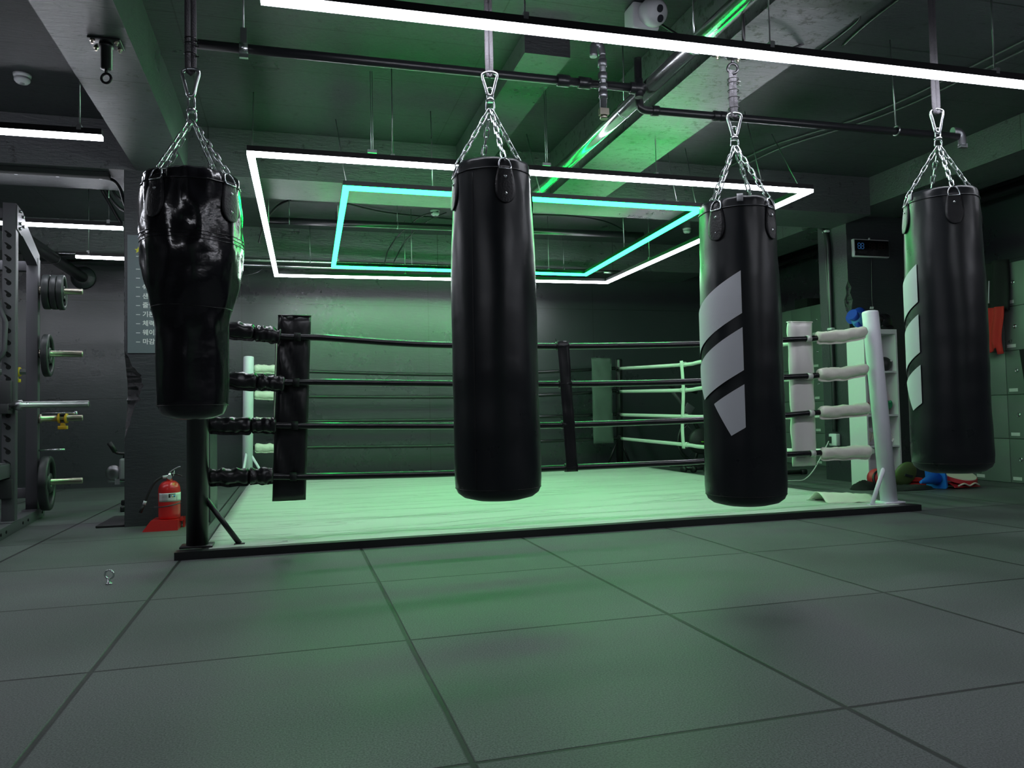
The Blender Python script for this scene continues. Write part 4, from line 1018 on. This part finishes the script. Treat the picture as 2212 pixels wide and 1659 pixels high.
# safety arm and hook
u = MB(); rbx(u, -.13, -.03, -.62, -.04, .40, .50, .004); sa = u.build('safety_arm', M['rack'], rack)
u = MB(); rbx(u, -.125, -.035, -.62, -.05, .50, .508, .002); u.build('liner', M['chrome'], sa)
u = MB(); rbx(u, -.10, -.01, -.075, -.042, .25, .39, .004); u.build('lock_box', M['rack_dark'], sa)
u = MB(); rbx(u, -.105, -.015, -.10, -.042, .86, 1.10, .004); rbx(u, -.105, -.015, -.17, -.09, .86, .885, .004); rbx(u, -.105, -.015, -.18, -.165, .86, .93, .004); u.build('bar_hook', M['rack_dark'], rack)
MB().tube([rk(-.12, -.07, 1.72), rk(-.05, -.09, 1.52), rk(-.06, -.08, 1.32), rk(-.11, -.08, 1.22)], .016, 8).tube([rk(-.16, -.07, 1.70), rk(-.13, -.09, 1.5), rk(-.10, -.08, 1.30)], .014, 8).cyl(rk(-.14, -.06, 1.72), rk(-.14, -.09, 1.72), .03, 12).build('dip_handle', M['rack'], rack)
pegz = (1.897, 1.367, .826, .300)
for z in pegz:
    a, b = rk(-.0, .805, z), rk(.30, .805, z)
    MB().lathe([(.038, 0), (.038, .02), (.025, .022), (.025, .318), (.022, .322)], a, 20, ax=(b-a), ).build('plate_peg', M['brass'], rack)
MB().cyl(rk(0, .80, .565), rk(.19, .80, .565), .008, 8).build('band_peg', M['chrome'], rack)
MB().lathe([(.017, 0), (.017, .235), (.021, .238), (.019, .26), (.008, .27)], rk(0, .90, .868), 16, ax=Rm @ V(1, 0, 0)).build('side_bar', M['chrome'], rack)

def plate(c, R, th, label, hub=.034):
    ax = Rm @ V(1, 0, 0); c = Vector(c)
    t = thing('weight_plate', c, label, 'weight plate', 'weight plates on the rack pegs')
    h = th/2
    MB().lathe([(R*.80, -h), (R*.97, -h), (R, -h*.7), (R, h*.7), (R*.97, h), (R*.80, h), (R*.78, h*.5), (R*.78, -h*.5), (R*.80, -h)], c, 44, ax=ax, cap=False).build('rim', M['plate'], t)
    MB().lathe([(hub, -h*.95), (R*.36, -h*.9), (R*.38, -h*.3), (R*.38, h*.3), (R*.36, h*.9), (hub, h*.95), (hub, -h*.95)], c, 30, ax=ax, cap=False).build('hub', M['plate'], t)
    e1 = V(0, 0, 1); e2 = ax.cross(e1)
    sp = MB()
    for k in range(3):
        a0 = 2*PI*k/3+.3
        poly = [c+e1*math.cos(a)*r+e2*math.sin(a)*r-ax*h*.6 for r, a in ((R*.3, a0-.42), (R*.3, a0+.42), (R*.82, a0+.30), (R*.82, a0-.30))]
        sp.prism(poly, ax*h*1.2)
    sp.build('web', M['plate'], t)
    return t
plate(rk(.060, .805, pegz[0]-.012), .145, .052, 'inner small black plate of three on the topmost peg')
plate(rk(.115, .805, pegz[0]-.012), .145, .045, 'middle small black plate of three on the topmost peg')
plate(rk(.165, .805, pegz[0]-.012), .148, .045, 'outer small plate of three on the topmost peg')
plate(rk(.062, .805, pegz[1]-.014), .178, .05, 'single middle sized plate on the second peg from the top')
plate(rk(.060, .805, pegz[3]-.010), .225, .065, 'large black plate on the lowest peg near the floor')

def clip(c, label, ax=V(1, 0, 0)):
    t = thing('collar_clip', c, label, 'bar clip', 'yellow clips')
    c = Vector(c); e2 = V(0, 0, 1)
    for dx in (-.026, .026):
        MB().lathe([(.0265, -.009), (.040, -.009), (.042, 0), (.040, .009), (.0265, .009), (.0265, -.009)], c+ax*dx, 20, ax=ax, cap=False).build('ring', M['yellow'], t)
    MB().box(c.x-.02, c.x+.02, c.y-.03, c.y+.03, c.z+.026, c.z+.038).box(c.x-.012, c.x+.012, c.y-.02, c.y+.02, c.z-.036, c.z-.027).build('bridge', M['rubber'], t)
    MB().prism([(c.x-.012, c.y-.02, c.z-.038), (c.x+.012, c.y-.02, c.z-.038), (c.x+.016, c.y-.02, c.z-.062), (c.x-.016, c.y-.02, c.z-.062)], (0, .04, 0)).rbox(c.x-.034, c.x+.034, c.y-.024, c.y+.024, c.z-.092, c.z-.062, .004).build('lever', M['yellow'], t)
clip(rk(.175, .805, pegz[2]), 'yellow clip hanging on the bare third peg of the rack')
def barbell(xe, y, z, label, sl=.42, x0=None):
    t = thing('barbell', (xe, y, z), label, 'barbell', 'barbells on the rack')
    xs = xe-sl-.05
    MB().cyl((xs, y, z), (xs-1.31, y, z), .014, 14).build('shaft', M['chrome'], t)
    for a, d in ((xs, 1), (xs-1.31, -1)):
        MB().lathe([(.022, -.05), (.022, -.01), (.037, -.008), (.037, .030), (.0255, .034), (.0255, sl+.045), (.022, sl+.05)], (a, y, z), 24, ax=(d, 0, 0)).build('sleeve', M['steel'], t)
    return t
barbell(-.83, 4.615, .922, 'steel barbell resting in the front hooks of the rack')
barbell(-1.605, 5.90, 1.241, 'second steel barbell behind the rack uprights', sl=.30)
clip((-1.70, 5.90, 1.241), 'yellow clip on the second barbell, between the rack uprights')

# ------------------------------------------------------------------ exercise bike peeking from behind the left column
t = thing('exercise_bike', (-.72, 6.2, 0), 'white and black exercise bike half hidden behind the left column', 'exercise bike')
MB().rbox(-.90, -.62, 5.96, 6.10, .26, .455, .02).build('body_cover', M['grey_plate'], t)
MB().cyl((-.86, 6.03, .45), (-.80, 6.03, .75), .022, 12).build('post', M['black_steel'], t)
MB().tube(smooth_path([(-.70, 6.0, .50), (-.85, 6.0, .495), (-.92, 6.0, .505), (-.945, 6.0, .53)], 5), .014, 10).build('handlebar', M['black_steel'], t)
MB().cyl((-.935, 6.0, .515), (-.985, 6.0, .60), .022, 14).build('grip', M['rubber'], t)
MB().lathe([(.02, -.02), (.065, -.02), (.072, 0), (.065, .02), (.02, .02)], (-.955, 6.03, .325), 24, ax=(.3, 1, 0)).build('pulley', M['steel'], t)
MB().tube([(-1.0, 6.03, .25), (-.62, 6.03, .25)], .012, 8).box(-.94, -.90, 6.0, 6.06, .22, .27).build('crank', M['chrome'], t)
MB().rbox(-.95, -.35, 6.30, 6.38, .0, .05, .01).rbox(-.84, -.80, 5.7, 6.7, .0, .05, .01).box(-.83, -.79, 6.0, 6.05, .04, .3).build('base_frame', M['black_steel'], t)
one('rubber_mat', MB().rbox(-.80, -.603, 4.66, 5.28, .001, .018, .004), M['rubber'], (-.7, 4.9, 0), 'thin black rubber mat at the foot of the left column', 'mat')
# eye bolt in the floor
t = thing('floor_eyebolt', (-.245, 2.44, 0), 'silver eyebolt sticking up from the floor tile', 'eyebolt')
MB().torus((-.245, 2.44, .046), .021, .0045, ax=(.27, 1, .1), n=24).build('eye', M['chrome'], t)
MB().lathe([(.016, 0), (.016, .006), (.006, .008), (.006, .026)], (-.247, 2.44, 0), 14).build('foot', M['chrome'], t)

# ------------------------------------------------------------------ lockers
LX = 7.43; RH = .434; LW = .42
def locker_column(y1, label, ajar=0, nums=None):
    """one column of five lockers, its doors facing the ring; y1: far edge"""
    y0 = y1-LW
    t = thing('locker', (LX+.16, (y0+y1)/2, 0), label, 'locker', 'grey lockers along the right wall')
    MB().box(LX+.012, XR-.002, y0+.001, y1-.001, 0, RH*5).build('cabinet', M['locker'], t)
    for k in range(5):
        z0 = k*RH
        d = MB().rbox(LX-.004, LX+.012, y0+.003, y1-.003, z0+.004, z0+RH-.003, .002).build('door', M['locker'], t)
        MB().torus((LX-.006, y0+.30, z0+.235), .016, .0042, ax=(1, 0, 0), n=20, k=6).lathe([(.001, .001), (.011, .001), (.012, .004)], (LX-.008, y0+.30, z0+.235), 12, ax=(1, 0, 0)).build('lock_ring', M['chrome'], d)
        MB().box(LX-.0055, LX-.004, y0+.30, y0+.395, z0+.030, z0+.062).build('number_tag', M['tag'], d)
        if nums and nums[k]:
            text_mesh('number', nums[k], .05, M['label_text'], (LX-.0055, y0+.385, z0+.072), (PI/2, 0, -PI/2), d)
    return t
locker_column(3.86, 'first locker column from the viewer along the right wall')
locker_column(4.28, 'locker column beside the red towel, number 47 on it', nums=[None, None, None, '47', '46'])
locker_column(4.70, 'locker column behind the red towel and the rightmost bag', nums=['45', None, None, None, None])
def lab(k): return ['second', 'third', 'fourth', 'fifth', 'sixth'][k]
for k, y in enumerate((5.12, 5.54, 5.96, 6.38, 6.80)):
    locker_column(y, '%s locker column beyond the red towel, hidden behind the right concrete column' % lab(k))
for k, y in enumerate((7.23, 7.65, 8.07, 8.49)):
    locker_column(y, ['locker column seen just beside the cabled concrete column', 'locker column seen behind the tall white corner pad', 'locker column between the white corner pad and the striped bag', 'last locker column at the back wall corner'][k])
one('storage_box', MB().rbox(LX+.03, LX+.25, 7.35, 7.62, 2.172, 2.30, .01), M['black_cloth'], (LX+.14, 7.5, 2.17), 'black box on top of the lockers beyond the concrete column', 'box')
# clothes hanging in front of the lockers
t = thing('hanging_jacket', (7.3, 4.3, 1.7), 'black jacket with a pale stripe hanging on the lockers above the red towel', 'jacket')
def jk(u, v):
    y = 4.17+.26*u; z = 1.70+.50*v
    return (7.35+.05*math.sin(u*9+v*2)*.5-.02*math.sin(PI*u), y, z)
MB().grid(jk, 16, 16, th=(.03, 0, 0)).build('cloth', M['black_cloth'], t)
MB().tube([(7.27, 4.30, 1.78), (7.27, 4.295, 1.88), (7.27, 4.285, 2.0)], .010, 8, flat=.4).build('pale_stripe', M['white_plastic'], t)
def tw(u, v):
    y = 4.19+.24*u; z0_ = 1.25+.12*(1-u)*(1 if u > .25 else .2); z = z0_+(1.735-z0_)*v
    return (7.30+.018*math.sin(u*14+v)-.01*v, y+.02*math.sin(v*5), z)
one('red_towel', MB().grid(tw, 20, 14, th=(.008, 0, 0)), M['red_cloth'], (7.3, 4.3, 1.25), 'bright red towel hanging on the lockers beside the rightmost bag', 'towel')
one('hanging_bag', MB().grid(lambda u, v: (7.36-.04*math.sin(PI*u), 3.66+.36*u+.05*v, .88+.42*v), 8, 8, th=(.05, 0, 0)), M['black_cloth'], (7.36, 3.8, .88), 'black cloth bag hanging on the lockers at the right picture edge', 'bag')

# ------------------------------------------------------------------ timer on the column
t = thing('round_timer', (6.475, 4.97, 2.35), 'white framed digital round timer high on the right concrete column', 'timer')
MB().rbox(6.25, 6.70, 4.955, 4.998, 2.345, 2.535, .012).build('frame', M['white_plastic'], t)
sc_ = MB().rbox(6.262, 6.690, 4.9515, 4.956, 2.357, 2.523, .002).build('screen', M['screen'], t)
def seg8(mb, x, z, w_, h, th=.004):
    y = 4.9505
    for (a, b, c, d) in ((0, 1, 1, 1), (0, .5, 1, .5), (0, 0, 1, 0), (0, 0, 0, .5), (0, .5, 0, 1), (1, 0, 1, .5), (1, .5, 1, 1)):
        if b == d: mb.box(x+.1*w_, x+.9*w_, y-.0006, y+.001, z+b*h-th/2, z+b*h+th/2)
        else: mb.box(x+a*w_-th/2, x+a*w_+th/2, y-.0006, y+.001, z+b*h+.08*h, z+d*h-.08*h)
mb = MB(); seg8(mb, 6.300, 2.43, .030, .058); seg8(mb, 6.342, 2.43, .030, .058); mb.box(6.334, 6.338, 4.95, 4.9515, 2.428, 2.432); mb.build('blue_digits', M['blue_seg'], sc_)
mb = MB()
for x in (6.44, 6.485, 6.56, 6.605): seg8(mb, x, 2.43, .03, .058, .006)
mb.build('red_digits', M['red_seg'], sc_)
MB().cyl((6.46, 4.97, 2.53), (6.46, 4.97, 2.552), .010, 10).build('knob', M['white_plastic'], t)
cable([(6.50, 4.993, 2.345), (6.49, 4.992, 2.1), (6.485, 4.992, 1.9), (6.50, 4.992, 1.75)], .005, 'thin black wire hanging from the timer')
# conduit on the ring side of the column
t = thing('column_conduit', (6.17, 5.26, .45), 'black cable pipe running down the ring side of the right column', 'conduit')
MB().tube(smooth_path([(6.08, 5.55, 2.78), (6.165, 5.43, 2.775), (6.17, 5.33, 2.72), (6.17, 5.26, 2.6), (6.172, 5.25, 2.3), (6.172, 5.255, 1.5), (6.172, 5.25, .9), (6.172, 5.26, .52)], 6), .022, 12).build('pipe', M['black_pipe'], t)
MB().tube(smooth_path([(6.17, 5.29, 2.66), (6.172, 5.29, 2.3), (6.172, 5.275, 1.9), (6.172, 5.262, 1.4)], 6), .012, 8).build('wire', M['black_pipe'], t)
for y, z in ((5.42, 2.78), (5.28, 2.68), (5.255, 1.62), (5.25, .67)):
    MB().rbox(6.150, 6.198, y-.035, y+.035, z-.012, z+.012, .004).build('clamp', M['white_plastic'], t)
t = thing('power_socket', (6.17, 5.26, .38), 'white power socket low on the ring side of the right column', 'socket')
MB().rbox(6.14, 6.198, 5.20, 5.32, .37, .50, .01).build('housing', M['white_plastic'], t)
MB().rbox(6.125, 6.142, 5.27, 5.31, .40, .47, .004).build('plug', M['rubber'], t)
cable([(6.12, 5.29, .42), (6.05, 5.30, .30), (5.95, 5.33, .12), (5.85, 5.36, .02), (5.75, 5.40, .008), (5.6, 5.45, .008), (5.3, 5.5, .008)], .0065, 'white power cable lying on the floor beside the ring', 'white_rope')

# ------------------------------------------------------------------ white shelf with gear
t = thing('open_shelf', (6.15, 4.72, 0), 'tall narrow white open shelf standing against the right column', 'shelf')
sx0, sx1, sy0, sy1, sh = 6.0, 6.395, 4.57, 4.815, 1.542
MB().box(sx0, sx0+.018, sy0, sy1, 0, sh).build('side_panel', M['shelf'], t)
MB().box(sx1-.018, sx1, sy0, sy1, 0, sh).build('side_panel', M['shelf'], t)
MB().box(sx0+.018, sx1-.018, sy1-.012, sy1, .02, sh-.002).build('back_panel', M['shelf'], t)
MB().box(sx0+.018, sx1-.018, sy0, sy1-.012, sh-.045, sh).build('top_panel', M['shelf'], t)
for z in (1.130, .70, .398, .03):
    MB().box(sx0+.018, sx1-.018, sy0+.004, sy1-.012, z-.018, z).build('shelf_board', M['shelf'], t)

def glove(c, s, m, label, rot=(0, 0, 0), m2=None, group='boxing gloves by the shelf', name='boxing_glove'):
    """padded fist, thumb and cuff"""
    c = Vector(c)
    t = thing(name, c, label, 'glove' if name == 'boxing_glove' else 'gear', group)
    R = Matrix.Rotation(rot[2], 3, 'Z') @ Matrix.Rotation(rot[1], 3, 'Y') @ Matrix.Rotation(rot[0], 3, 'X')
    def f(p): return V(p.x*(1+.18*max(0, p.z)), p.y*(1-.12*p.z), p.z)
    MB().sphere(c+R @ V(0, 0, .0)*s, s, sc=(.62, .50, .78), rot=R, n=28, fn=f).build('fist', m, t)
    MB().tube(smooth_path([c+R @ V(.42, -.12, -.45)*s, c+R @ V(.66, -.22, -.1)*s, c+R @ V(.55, -.34, .32)*s, c+R @ V(.40, -.40, .5)*s], 4), [s*.20]*12+[s*.1], 12).build('thumb', m2 or m, t)
    MB().tube([c+R @ V(0, 0, -.45)*s, c+R @ V(0, 0, -.8)*s, c+R @ V(0, 0, -1.1)*s], [s*.36, s*.40, s*.44], 20).build('cuff', m2 or m, t)
    return t
glove((6.035, 4.66, 1.635), .125, M['blue_light'], 'light blue and dark blue glove on top of the white shelf', (0, 2.0, .3), M['blue_dark'])
glove((6.08, 4.72, 1.70), .115, M['blue_dark'], 'dark blue glove with white stripes lying on the light blue one', (0, 1.2, .1))
glove((6.35, 4.68, 1.635), .125, M['black_vinyl'], 'shiny black boxing glove on top of the white shelf', (0, 1.75, .2))
mbx = MB()
for k in range(3): mbx.prism([(6.11+.016*k, 4.60, 1.745), (6.121+.016*k, 4.60, 1.745), (6.128+.016*k, 4.60, 1.768), (6.119+.016*k, 4.60, 1.768)], (0, -.002, 0))
mbx.build('stripe_mark', M['sign_white'], [o for o in bpy.data.objects if o.name == 'boxing_glove.001'][0])
t = thing('black_ball', (6.315, 4.67, 1.13), 'small black training ball in the topmost shelf opening', 'ball')
MB().sphere((6.315, 4.67, 1.203), .073, n=28).build('ball', M['rubber'], t)
MB().box(6.335, 6.358, 4.607, 4.617, 1.225, 1.236).build('print', M['sign_white'], t)
glove((6.08, 4.70, 1.20), .062, M['olive'], 'dark green glove on the upper shelf near the ring side', (0, .2, 0))
glove((6.31, 4.72, .81), .095, M['red_soft'], 'red glove on the middle shelf', (.2, .25, .5), group='boxing gloves by the shelf')
glove((6.285, 4.64, .79), .078, M['green_ball'], 'green glove in front of the red one on the middle shelf', (.1, -.1, 0))
glove((6.085, 4.68, .785), .07, M['red_soft'], 'red and white glove on the middle shelf near the ring side', (0, .3, .2), M['cream'])
glove((6.10, 4.69, .49), .08, M['cream'], 'white glove on the lower shelf near the ring side', (0, .3, .3), M['cream'])
glove((6.33, 4.67, .475), .072, M['white_vinyl'], 'round white glove on the lower shelf by the outer panel', (0, 1.2, .3))
t = thing('head_guard', (5.95, 4.40, .0), 'red head guard on the floor in front of the white shelf', 'head guard')
MB().sphere((5.95, 4.40, .10), .098, sc=(1, .9, .95), n=24).build('shell', M['red_soft'], t)
MB().tube([V(5.95+.098*math.cos(a), 4.40-.06+.02*math.sin(a), .09+.085*math.sin(a)) for a in [2*PI*k/20 for k in range(20)]], .011, 8, closed=True).build('rim', M['black_vinyl'], t)
def sack(fn, nu, nv): return MB().grid(fn, nu, nv, th=(0, 0, -.004))
def heap(c, a, b, h, seed):
    def f(u, v):
        x = (u-.5)*2; y = (v-.5)*2; r_ = max(0, 1-(x*x+y*y))
        return (c[0]+x*a*(1-.25*y*y), c[1]+y*b*(1-.25*x*x), .006+h*r_**.6*(1+.4*noise.noise(V(x*2, y*2, seed)))+.012*abs(noise.noise(V(x*6, y*6, seed)))*(r_ > 0))
    return f
one('gym_sack', sack(heap((5.84, 4.42, 0), .17, .10, .075, 1), 24, 16), M['black_cloth'], (5.84, 4.42, 0), 'crumpled black cloth sack at the foot of the white shelf', 'bag')
one('black_mat', sack(heap((6.12, 4.22, 0), .30, .12, .035, 5), 28, 14), M['black_cloth'], (6.12, 4.22, 0), 'flat crumpled black cloth under the blue cone', 'cloth')
t = thing('punch_shield', (6.29, 4.44, 0), 'olive green rounded pad leaning in front of the right column', 'punch pad')
Rp = Matrix.Rotation(.35, 3, 'X') @ Matrix.Rotation(.25, 3, 'Y')
MB().sphere((6.29, 4.42, .125), .125, sc=(1.0, .35, 1.0), n=28, rot=Rp).build('face', M['olive'], t)
MB().sphere((6.295, 4.45, .10), .12, sc=(1.02, .4, .85), n=24, rot=Rp).build('back', M['black_vinyl'], t)
MB().box(6.24, 6.34, 4.372, 4.377, .10, .122, rot=Rp).build('print', M['label_text'], t)
one('marker_disc', MB().lathe([(.05, .0), (.10, .0), (.095, .012), (.055, .03), (.05, .028)], (6.48, 4.50, .045), 28), M['red_cloth'], (6.48, 4.50, .045), 'orange red disc lying behind the blue cone', 'disc')
one('marker_disc', MB().lathe([(.05, .0), (.10, .0), (.095, .012), (.055, .03), (.05, .028)], (6.48, 4.50, .012), 28), M['red_cloth'], (6.48, 4.50, .012), 'lower orange red disc under the first one behind the blue cone', 'disc')
# blue cone lying on its side
t = thing('traffic_cone', (6.30, 4.12, 0), 'blue plastic cone lying on its side beside the red and cream mitt', 'cone')
a_ = V(6.16, 4.10, .075); b_ = V(6.37, 4.14, .105); d_ = (b_-a_).normalized()
MB().tube([a_, a_+d_*.01, b_], [.012, .014, .062], 24).build('cone', M['blue'], t)
ex_ = d_.cross(V(0, 0, 1)).normalized(); ez_ = ex_.cross(d_)
c4 = [b_+ex_*sx*.10+ez_*sz*.10 for sx, sz in ((-1, -.85), (-.85, -1), (.85, -1), (1, -.85), (1, .85), (.85, 1), (-.85, 1), (-1, .85))]
MB().prism(c4, d_*.02).build('base', M['blue'], t)
MB().tube([b_+d_*.0, b_+d_*.05], [.075, .085], 24).build('skirt', M['blue'], t)
# focus mitt
t = thing('focus_mitt', (6.66, 4.16, 0), 'red and cream focus mitt on the floor by the lockers', 'focus mitt')
def oval(cx, cy, a, b, n=28, p=1.0): return [(cx+a*math.cos(2*PI*k/n)*(1+.12*math.sin(2*PI*k/n)), cy+b*math.sin(2*PI*k/n)) for k in range(n)]
Q = oval(6.66, 4.16, .19, .13)
MB().prism([(x, y, .085+(6.66-x)*.05+(y-4.16)*.38) for x, y in Q], (0, 0, .035)).build('rim', M['red_soft'], t)
MB().prism([(6.66+(x-6.66)*.96, 4.16+(y-4.16)*.96, .121+(6.66-x)*.07+(y-4.16)*.38) for x, y in Q], (0, 0, .010)).build('face', M['cream'], t)
MB().grid(lambda u, v: (6.50+.30*u, 4.05+.2*v, .012+.045*math.sin(PI*min(.98, max(.02, v)))+.01*noise.noise(V(u*9, v*7, 3))), 20, 12, th=(0, 0, -.004)).build('hand_pocket', M['red_soft'], t)
MB().tube(smooth_path([(6.52, 4.03, .03), (6.58, 4.02, .05), (6.64, 4.02, .03), (6.70, 4.02, .05), (6.76, 4.03, .03)], 4), .008, 8).build('finger_loops', M['cream'], t)
MB().box(6.50, 6.58, 4.22, 4.26, .16, .185).build('tab', M['cream'], t)

# ------------------------------------------------------------------ rowing machine beyond the ring
t = thing('air_bike', (5.75, 7.4, 0), 'black exercise machine with a round fan wheel beyond the white ropes', 'exercise machine')
wc = V(5.72, 7.3, .38)
MB().torus(wc, .30, .018, ax=(.1, 1, 0), n=44).torus(wc, .27, .008, ax=(.1, 1, 0), n=44).build('fan_cage', M['black_steel'], t)
fb = MB()
for k in range(14):
    a = 2*PI*k/14; u_ = V(math.cos(a), -.1*math.cos(a), math.sin(a))
    fb.tube([wc+u_*.05, wc+u_*.29], .004, 5)
fb.build('spokes', M['black_steel'], t)
MB().lathe([(.001, -.05), (.15, -.05), (.17, -.03), (.17, .03), (.15, .05), (.001, .05)], wc+V(.0, -.02, 0), 36, ax=(.1, 1, 0)).build('flywheel_cover', M['rubber'], t)
MB().box(5.70, 5.82, 7.225, 7.231, .36, .372, rot=Matrix.Rotation(.12, 3, 'Y')).build('lime_trim', M['green_text'], t)
MB().tube([(5.33, 7.25, 1.02), (5.46, 7.25, .86), (5.72, 7.28, .50)], .028, 10).build('console_arm', M['rack_dark'], t)
MB().rbox(5.47, 5.60, 7.22, 7.25, .74, .86, .01, rot=Matrix.Rotation(.6, 3, 'Y')).build('console', M['rack'], t)
MB().cyl((5.17, 7.2, 1.13), (5.33, 7.22, 1.06), .018, 10).cyl((5.30, 7.2, 1.12), (5.55, 7.22, 1.06), .022, 10).cyl((5.45, 7.2, 1.075), (5.66, 7.25, 1.02), .03, 10).build('handles', M['rubber'], t)
MB().tube([(5.28, 7.0, .06), (5.75, 6.95, .05)], .022, 10).tube([(5.30, 7.35, .08), (5.95, 7.35, .08)], .025, 10).tube([(5.62, 7.3, .08), (5.72, 7.3, .38)], .025, 8).build('base_frame', M['black_steel'], t)
for x, y in ((5.30, 6.98), (5.43, 6.97), (5.55, 6.85)):
    MB().lathe([(.012, -.02), (.042, -.02), (.045, 0), (.042, .02), (.012, .02)], (x, y, .045), 20, ax=(1, .3, 0)).build('wheel', M['rubber'], t)
t = thing('workout_bench', (6.0, 6.4, 0), 'black workout bench between the ring and the lockers', 'bench')
MB().rbox(5.70, 6.0, 6.12, 6.78, .40, .46, .02).build('seat_pad', M['black_vinyl'], t)
MB().tube([(6.06, 6.07, .06), (5.86, 6.2, .40)], .025, 8).tube([(5.86, 6.72, .06), (5.86, 6.65, .40)], .025, 8).tube([(5.75, 6.05, .035), (6.33, 6.07, .035)], .026, 10).tube([(5.7, 6.72, .035), (6.02, 6.72, .035)], .026, 10).build('frame', M['black_steel'], t)
MB().cyl((6.33, 6.07, .035), (6.40, 6.07, .035), .031, 12).build('foot_cap', M['rubber'], t)
